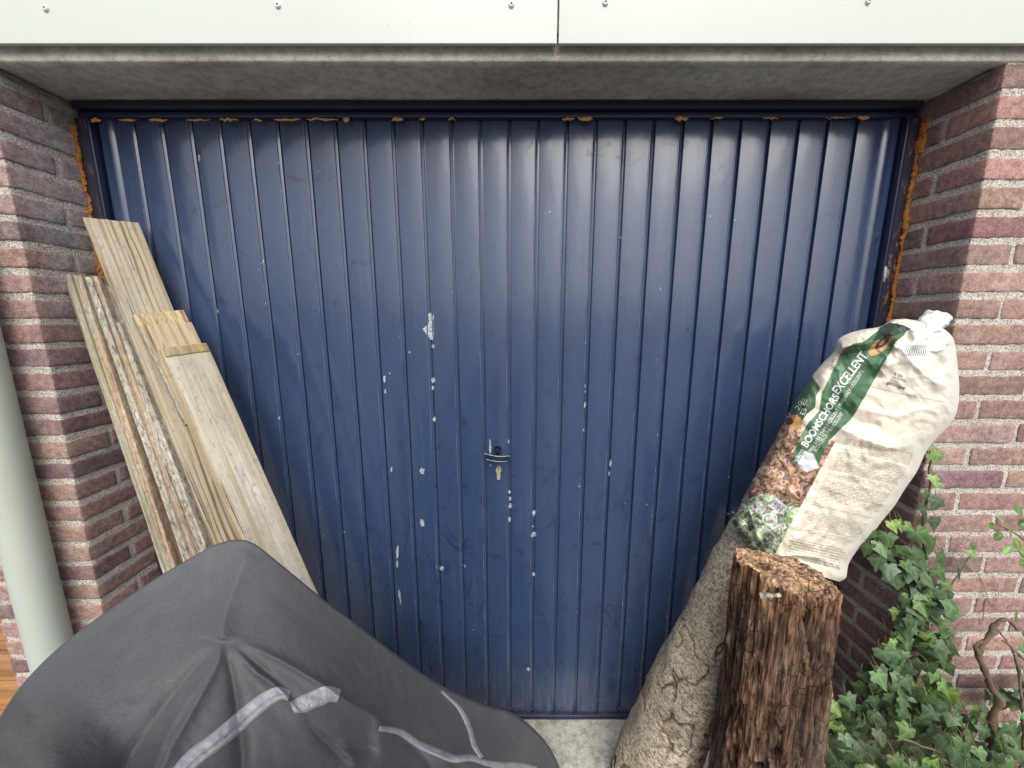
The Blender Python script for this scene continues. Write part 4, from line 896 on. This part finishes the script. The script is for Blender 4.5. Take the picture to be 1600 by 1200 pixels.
# scuffs and small stains
c = c*(1-.10*sst(.25, .5, fbm(q*7, 4, 77))[..., None]); c = np.clip(c, .01, .85)
nI = nu; Vb = Pv(QX, QY, base+bulge*prof_*.45*(1-.0*TT)+.003*wr)
Vb = Vb.copy(); Vall = np.concatenate([Vf, Vb[::-1][1:-1]], 0); Call = np.concatenate([c, (cream*.9+0*Vb)[1:-1]], 0)
bag = thing('bark_sack', P(1235, 880, -.25), 'crumpled cream and green bark sack pulled over the top of the leaning log', 'sack')
n_all = Vall.shape[0]; fcs = gridf(n_all, nt_, True).tolist(); fcs.append([i*nt_+nt_-1 for i in range(n_all)])
bo = mesh('sack_body', Vall.reshape(-1, 3), fcs, M['bag'], bag, True, Call.reshape(-1, 3))
bm = bmesh.new(); bm.from_mesh(bo.data); bmesh.ops.recalc_face_normals(bm, faces=bm.faces); bm.to_mesh(bo.data); bm.free()
bvh = BVHTree.FromPolygons([Vector(map(float, p)) for p in Vf.reshape(-1, 3)], gridf(nu, nt_).tolist())
def on_bag(px_, py_, off=.0009):
    r_ = ray(px_, py_); r_ = Vector(map(float, r_/np.linalg.norm(r_))); hit, nrm, _, dist = bvh.ray_cast(Vector((0, -D, H)), r_)
    if hit is None: return None
    return hit-r_*off
def bag_text(txt, x0, y0, x1, y1, cap, mat, name='printed_text', mirror=False, thick=0, off=.0009):
    cu = bpy.data.curves.new('t', 'FONT'); cu.body = txt; cu.size = 1; cu.fill_mode = 'FRONT'; cu.offset = thick
    ob = bpy.data.objects.new('t', cu); COL.objects.link(ob); bpy.context.view_layer.update()
    me = bpy.data.meshes.new_from_object(ob.evaluated_get(bpy.context.evaluated_depsgraph_get())); bpy.data.objects.remove(ob)
    bm = bmesh.new(); bm.from_mesh(me); bmesh.ops.triangulate(bm, faces=bm.faces)
    xsx = [v.co.x for v in bm.verts]; wid = max(xsx)-min(xsx); xm = min(xsx); L_ = math.hypot(x1-x0, y1-y0); ux, uy = (x1-x0)/L_, (y1-y0)/L_; vx, vy = uy, -ux   # up of the letters
    for _ in range(2):
        lg_ = [e for e in bm.edges if (e.calc_length()*L_/wid) > 4]; 
        if lg_: bmesh.ops.subdivide_edges(bm, edges=lg_, cuts=1); bmesh.ops.triangulate(bm, faces=bm.faces)
    last = None
    for v in bm.verts:
        a = (v.co.x-xm)/wid*L_; b = v.co.y/.70*cap; p = on_bag(x0+ux*a+vx*b, y0+uy*a+vy*b, off)
        if p is None: p = last if last is not None else Vector((0, 0, 0))
        v.co = p; last = p
    bm.to_mesh(me); bm.free(); me.materials.clear(); me.materials.append(mat)
    o = bpy.data.objects.new(name, me); COL.objects.link(o); o.parent = bo; return o
T = bag_text
T('BOOMSCHORS', 1261, 700, 1312, 620, 11.5, M['white'], thick=.022)
T('EXCELLENT', 1310, 617, 1356, 556, 13.5, M['white'], thick=.022)
T('PINE BARK CHIPS EXCELLENT |', 1268, 707, 1313, 638, 5.6, M['white'])
T('PINIENRINDE EXZELLENT |', 1314, 636, 1349, 581, 5.6, M['white'])
T('ECORCES DE PIN EXCELLENT', 1275, 706, 1318, 647, 5.6, M['white'])
T('Pokon', 1244, 726, 1256, 704, 7.5, M['white'], thick=.01)
T('B', 1257, 649, 1261, 639, 8, M['white']); T('20', 1248, 642, 1256, 629, 8, M['white']); T('E', 1257, 634, 1262, 625, 8, M['white'])
T('40', 1205, 816, 1214, 800, 0.1+8, M['white']); T('inhoud', 1414, 605.5, 1387, 597, 4.8, M['ink'], thick=.02)
T('40 L', 1412, 586, 1397, 582, 5.0, M['ink']); T('Contenance', 1409, 601, 1389, 595.5, 2.6, M['ink']); T('Inhalt', 1404, 596.5, 1391, 592.5, 2.6, M['ink']); T('Volume net', 1417, 594.5, 1394, 588, 2.6, M['ink'])
# tied ear of the sack at the top right
mb = MB(); nn_, mm_ = 40, 60
e0 = [P(1440, 540, -.262), P(1447, 515, -.268), P(1458, 500, -.262), P(1466, 492, -.255)]; wv0 = [.045, .018, .016, .012]
pth = smoothpath(e0, mm_); wid_ = np.interp(np.linspace(0, 1, mm_), [0, .4, .8, .97, 1], [.040, .020, .019, .014, .003]); v, f = tubev(pth, wid_, nn_)
v = v+np.stack([vn(v*55, i+3)*.006+vn(v*120, i+9)*.0025 for i in range(3)], -1); mb.add(v, f, np.array([.62, .63, .61])); mb.build('tied_ear', M['bag'], bag)

# ------------------------------------------------------------------ ivy
rs = np.random.RandomState(31)
half = [(0, 0), (.14, -.16), (.40, -.18), (.43, .04), (.60, .22), (.42, .38), (.29, .54), (.15, .78), (0, 1.02)]
outl = half+[(-x, y) for x, y in half[-2:0:-1]]; nL = len(outl)
def leaf_mesh(mb, pos, nrm, down, size, col, shape='ivy', seed=0):
    n = np.array(nrm, float); n /= np.linalg.norm(n); d_ = np.array(down, float); d_ -= n*np.dot(d_, n); d_ /= np.linalg.norm(d_); s__ = np.cross(d_, n)
    r_ = np.random.RandomState(seed)
    if shape == 'ivy': ol = [(x*(1+r_.uniform(-.12, .12)), y*(1+r_.uniform(-.08, .08))) for x, y in outl]; cen = (0, .08)
    else: ol = [(.0, 0), (.14, .12), (.24, .35), (.25, .55), (.16, .82), (0, 1), (-.16, .82), (-.25, .55), (-.24, .35), (-.14, .12)]; cen = (0, .2)
    cup = r_.uniform(.10, .35); tw = r_.uniform(-.25, .25); V = []; C = []; m = len(ol)
    mids = [(cen[0]+(x-cen[0])*.55, cen[1]+(y-cen[1])*.55) for x, y in ol]
    tip = {2: 1, 4: 1, 8: 1, 12: 1, 14: 1} if shape == 'ivy' else {5: 1}
    def h(x, y): return -cup*x*x*1.3-.22*cup*y*y*1.6+tw*x*y*.5
    for ring, lst in enumerate((ol, mids, [cen])):
        for i, (x, y) in enumerate(lst):
            z_ = h(x, y)
            if ring == 1: z_ += (.035 if i not in tip else -.01)
            V.append(pos+(s__*x+d_*(y-.0)+n*z_)*size)
            k = 1.0
            if ring == 0: k = .92 if i not in tip else 1.10
            if ring == 1: k = .85 if i not in tip else 1.55
            if ring == 2: k = 1.8
            C.append(np.array(col)*k)
    f = [[i, (i+1) % m, m+(i+1) % m, m+i] for i in range(m)]+[[m+i, m+(i+1) % m, 2*m] for i in range(m)]
    mb.add(V, f, np.array(C))
ivy = thing('ivy', (1.2, YW, ZG), 'green ivy climbing the right brick wall from the ground, glossy lobed leaves', 'ivy')
mb = MB(); st = MB()
dk_ = [(.045, .084, .030), (.058, .105, .038), (.07, .122, .045), (.05, .088, .042), (.085, .14, .05), (.06, .10, .05), (.038, .066, .03)]
yg_ = [(.12, .20, .05), (.155, .235, .045), (.10, .17, .05)]
def put_leaf(px_, py_, Y_, size, young=False, sd_=0, flat=.5):
    p = P(px_, py_, Y_); col = (yg_ if young else dk_)[rs.randint(3 if young else 7)]; col = np.array(col)*rs.uniform(.75, 1.45)*(1.2 if young else 1)
    nrm = np.array([rs.randn()*.38-.15, -1, .30+rs.randn()*.38]); dn = np.array([rs.randn()*.6, -.2, -1+rs.randn()*.25]); leaf_mesh(mb, p, nrm, dn, size, col, seed=sd_)
    q_ = p+np.array([rs.randn()*.01, .018, .012+rs.rand()*.015]); st.tube(smoothpath([p, (p+q_)/2+rs.randn(3)*.002, q_], 5), .0008, 5)
k = 0
for (x_, y_, s__, yo) in [(1454,703,.026,1),(1466,715,.030,1),(1450,716,.024,1),(1458,752,.026,1),(1468,762,.022,1),(1450,775,.040,0),(1466,788,.034,0),(1444,800,.044,0),(1462,818,.036,0),(1430,838,.044,0),(1458,850,.050,0),(1470,872,.044,0),
        (1424,865,.058,0),(1400,868,.040,0),(1386,842,.036,0),(1372,856,.040,0),(1404,822,.030,1),(1392,824,.028,1),(1414,828,.026,1),(1388,890,.040,0),(1372,878,.040,0),(1362,838,.034,0),(1358,860,.034,0),(1412,905,.044,0),(1430,898,.048,0),(1452,905,.050,0),(1440,925,.046,0),(1390,905,.036,0),(1418,935,.040,0),(1468,930,.048,0),(1484,955,.048,0),(1500,900,.034,0),(1514,868,.024,1),(1508,885,.030,0),(1522,858,.018,1),(1403,962,.03,1),(1386,1015,.028,1),(1396,1008,.026,1)]:
    put_leaf(x_, y_-8, YW-.028-.01*rs.rand()-(.02 if x_ < 1400 else 0), s__, yo, k); k += 1
# the mass: rows of (py, px0, px1, count, Y range)
for (y_, x0_, x1_, n_, ya, yb, sz) in [(850,1352,1396,5,-.20,-.22,.036),(880,1362,1440,8,-.20,-.23,.040),(905,1384,1478,9,-.20,-.23,.042),(930,1404,1490,9,-.2,-.23,.044),(955,1418,1492,9,-.2,-.24,.044),(980,1402,1486,10,-.2,-.24,.044),(1005,1404,1484,12,-.2,-.25,.046),(1030,1372,1480,13,-.2,-.26,.048),(1055,1344,1470,15,-.2,-.28,.048),(1080,1346,1480,14,-.2,-.28,.048),
        (1100,1300,1500,20,-.2,-.30,.050),(1120,1296,1540,24,-.2,-.34,.05),(1145,1290,1600,30,-.2,-.38,.052),(1170,1290,1620,34,-.22,-.42,.054),(1195,1290,1640,36,-.25,-.45,.054),(1220,1290,1660,30,-.28,-.5,.054),(1090,1520,1620,7,-.2,-.26,.046),(1075,1560,1620,5,-.2,-.26,.044),(1250,1290,1700,28,-.3,-.5,.055)]:
    for i in range(int(n_*1.5)):
        put_leaf(rs.uniform(x0_, x1_), y_+rs.uniform(-15, 15), rs.uniform(yb, ya)-.004, sz*rs.uniform(.58, 1.02)*(.84 if y_ > 1095 else 1), rs.rand() < .05, k); k += 1
for x_, y_ in ((1300,1100),(1306,1112),(1296,1128),(1310,1136),(1304,1150),(1440,1190),(1455,1185)): put_leaf(x_, y_, -.36, .028, True, k); k += 1
for i in range(150):   # foliage to the right and low down, beyond the frame
    x_, y_, z_ = rs.uniform(1.15, 2.5), rs.uniform(-.55, -.2), rs.uniform(.0, .22); p = np.array([x_, y_, z_]); leaf_mesh(mb, p, (rs.randn()*.3, -.7, .8), (rs.randn()*.4, -.4, -1), rs.uniform(.035, .055), np.array(dk_[rs.randint(5)])*rs.uniform(.7, 1.2), seed=900+i)
mb.build('leaves', M['leaf'], ivy)
def vine(pts, Y_, r0, r1, m, n=60):
    p = smoothpath([P(a, b, Y_ if not isinstance(Y_, list) else Y_[i]) for i, (a, b) in enumerate(pts)], n); p = p+np.stack([vn(p*40, i)*.003 for i in range(3)], -1); m.tube(p, np.linspace(r0, r1, n), 8)
vine([(1402,1240),(1412,1120),(1440,1030),(1450,950),(1447,880),(1441,830),(1452,765),(1455,705)], YW-.012, .0055, .0022, st)
vine([(1450,950),(1430,905),(1400,870),(1365,850)], YW-.014, .003, .0015, st)
vine([(1470,940),(1490,910),(1510,880),(1522,858)], YW-.012, .0022, .0012, st)
vine([(1402,1240),(1370,1120),(1345,1060)], YW-.02, .004, .0015, st)
vine([(1400,1150),(1480,1180),(1540,1200),(1600,1230)], -.40, .002, .0012, st)
st.build('stems', M['vine'], ivy)
# dry clinging rootlets on the wall
mb = MB(); 
for pts in ([(1515,885),(1535,905),(1542,930),(1552,945)], [(1542,935),(1538,955),(1536,980),(1545,1000)], [(1378,965),(1388,990),(1396,1010),(1405,1035)], [(1552,900),(1560,925),(1556,950)]): mb = MB(); vine(pts, YW-.004, .0011, .0007, mb, 30); mb.build('dry_tendril', M['wood_tan'], ivy)
# twisted woody shrub at the right, with a few bright leaves
shrub = thing('shrub', P(1540, 1230, -.30), 'bare twisted brown stem with a few bright green leaves, at the far right', 'shrub')
mb = MB()
def twig(pts, Ys, r0, r1, n=70, kn=.35):
    p = smoothpath([P(a, b, Y_) for (a, b), Y_ in zip(pts, Ys)], n); r_ = np.linspace(r0, r1, n)*(1+kn*vn(p*45, 3)); v, f = tubev(p, r_, 14); v = v+np.stack([vn(v*110, i)*.0018 for i in range(3)], -1); mb.add(v, f)
twig([(1530,1240),(1545,1195),(1553,1150),(1550,1120),(1562,1095),(1548,1072),(1538,1045),(1530,1022),(1545,995),(1560,985)], [-.30,-.29,-.28,-.27,-.27,-.26,-.26,-.25,-.24,-.24], .0105, .005)
twig([(1530,1025),(1524,1010),(1534,1000)], [-.25,-.25,-.25], .007, .002, 20)
twig([(1545,995),(1555,975),(1575,968),(1590,985)], [-.24,-.24,-.25,-.25], .006, .003, 30)
twig([(1590,1240),(1600,1150),(1592,1050),(1578,1010),(1562,990)], [-.34,-.33,-.31,-.30,-.29], .004, .002, 40)
twig([(1640,1080),(1610,1040),(1580,1012),(1566,1000)], [-.38,-.38,-.37,-.36], .0035, .0015, 30)
twig([(1680,1150),(1660,1000),(1630,880),(1595,840),(1560,820)], [-.40,-.40,-.38,-.36,-.34], .004, .0012, 40)
twig([(1530,1150),(1540,1128),(1560,1140),(1572,1160)], [-.33,-.33,-.33,-.33], .002, .0008, 20, 0)
mb.build('branches', M['stem'], shrub)
mb = MB(); k = 0
for (x_, y_, s__, ang) in [(1556,822,.030,200),(1566,832,.034,160),(1576,828,.036,20),(1584,840,.034,60),(1590,822,.036,-40),(1598,838,.040,10),(1590,858,.030,40),(1600,868,.034,-10),(1580,852,.028,140),(1604,818,.034,-60),(1594,806,.03,-80),(1592,880,.032,-10),(1602,888,.034,30),(1570,818,.028,240),
        (1585,970,.046,-20),(1598,985,.046,20),(1594,1040,.046,10),(1604,1050,.05,-10),(1590,1005,.03,60),(1592,1120,.05,-20),(1602,1135,.05,20),(1596,1170,.05,0),(1570,1155,.04,120),(1560,1135,.04,80),(1535,1140,.036,200),(1528,1120,.034,180),(1563,1085,.02,40),(1580,1180,.05,-30),(1604,1195,.05,0)]:
    a = R(ang); p = P(x_, y_, -.36+.04*rs.rand()); dn = np.array([math.cos(a), -.1, math.sin(a)*-1-.2]); col = np.array([.11, .21, .045])*rs.uniform(.7, 1.4) if y_ < 900 else np.array([.06, .15, .04])*rs.uniform(.8, 1.5)
    leaf_mesh(mb, p, (rs.randn()*.4, -1, .5+rs.randn()*.3), dn, s__, col, 'oval', 500+k); k += 1
mb.build('leaves', M['leaf2'], shrub)
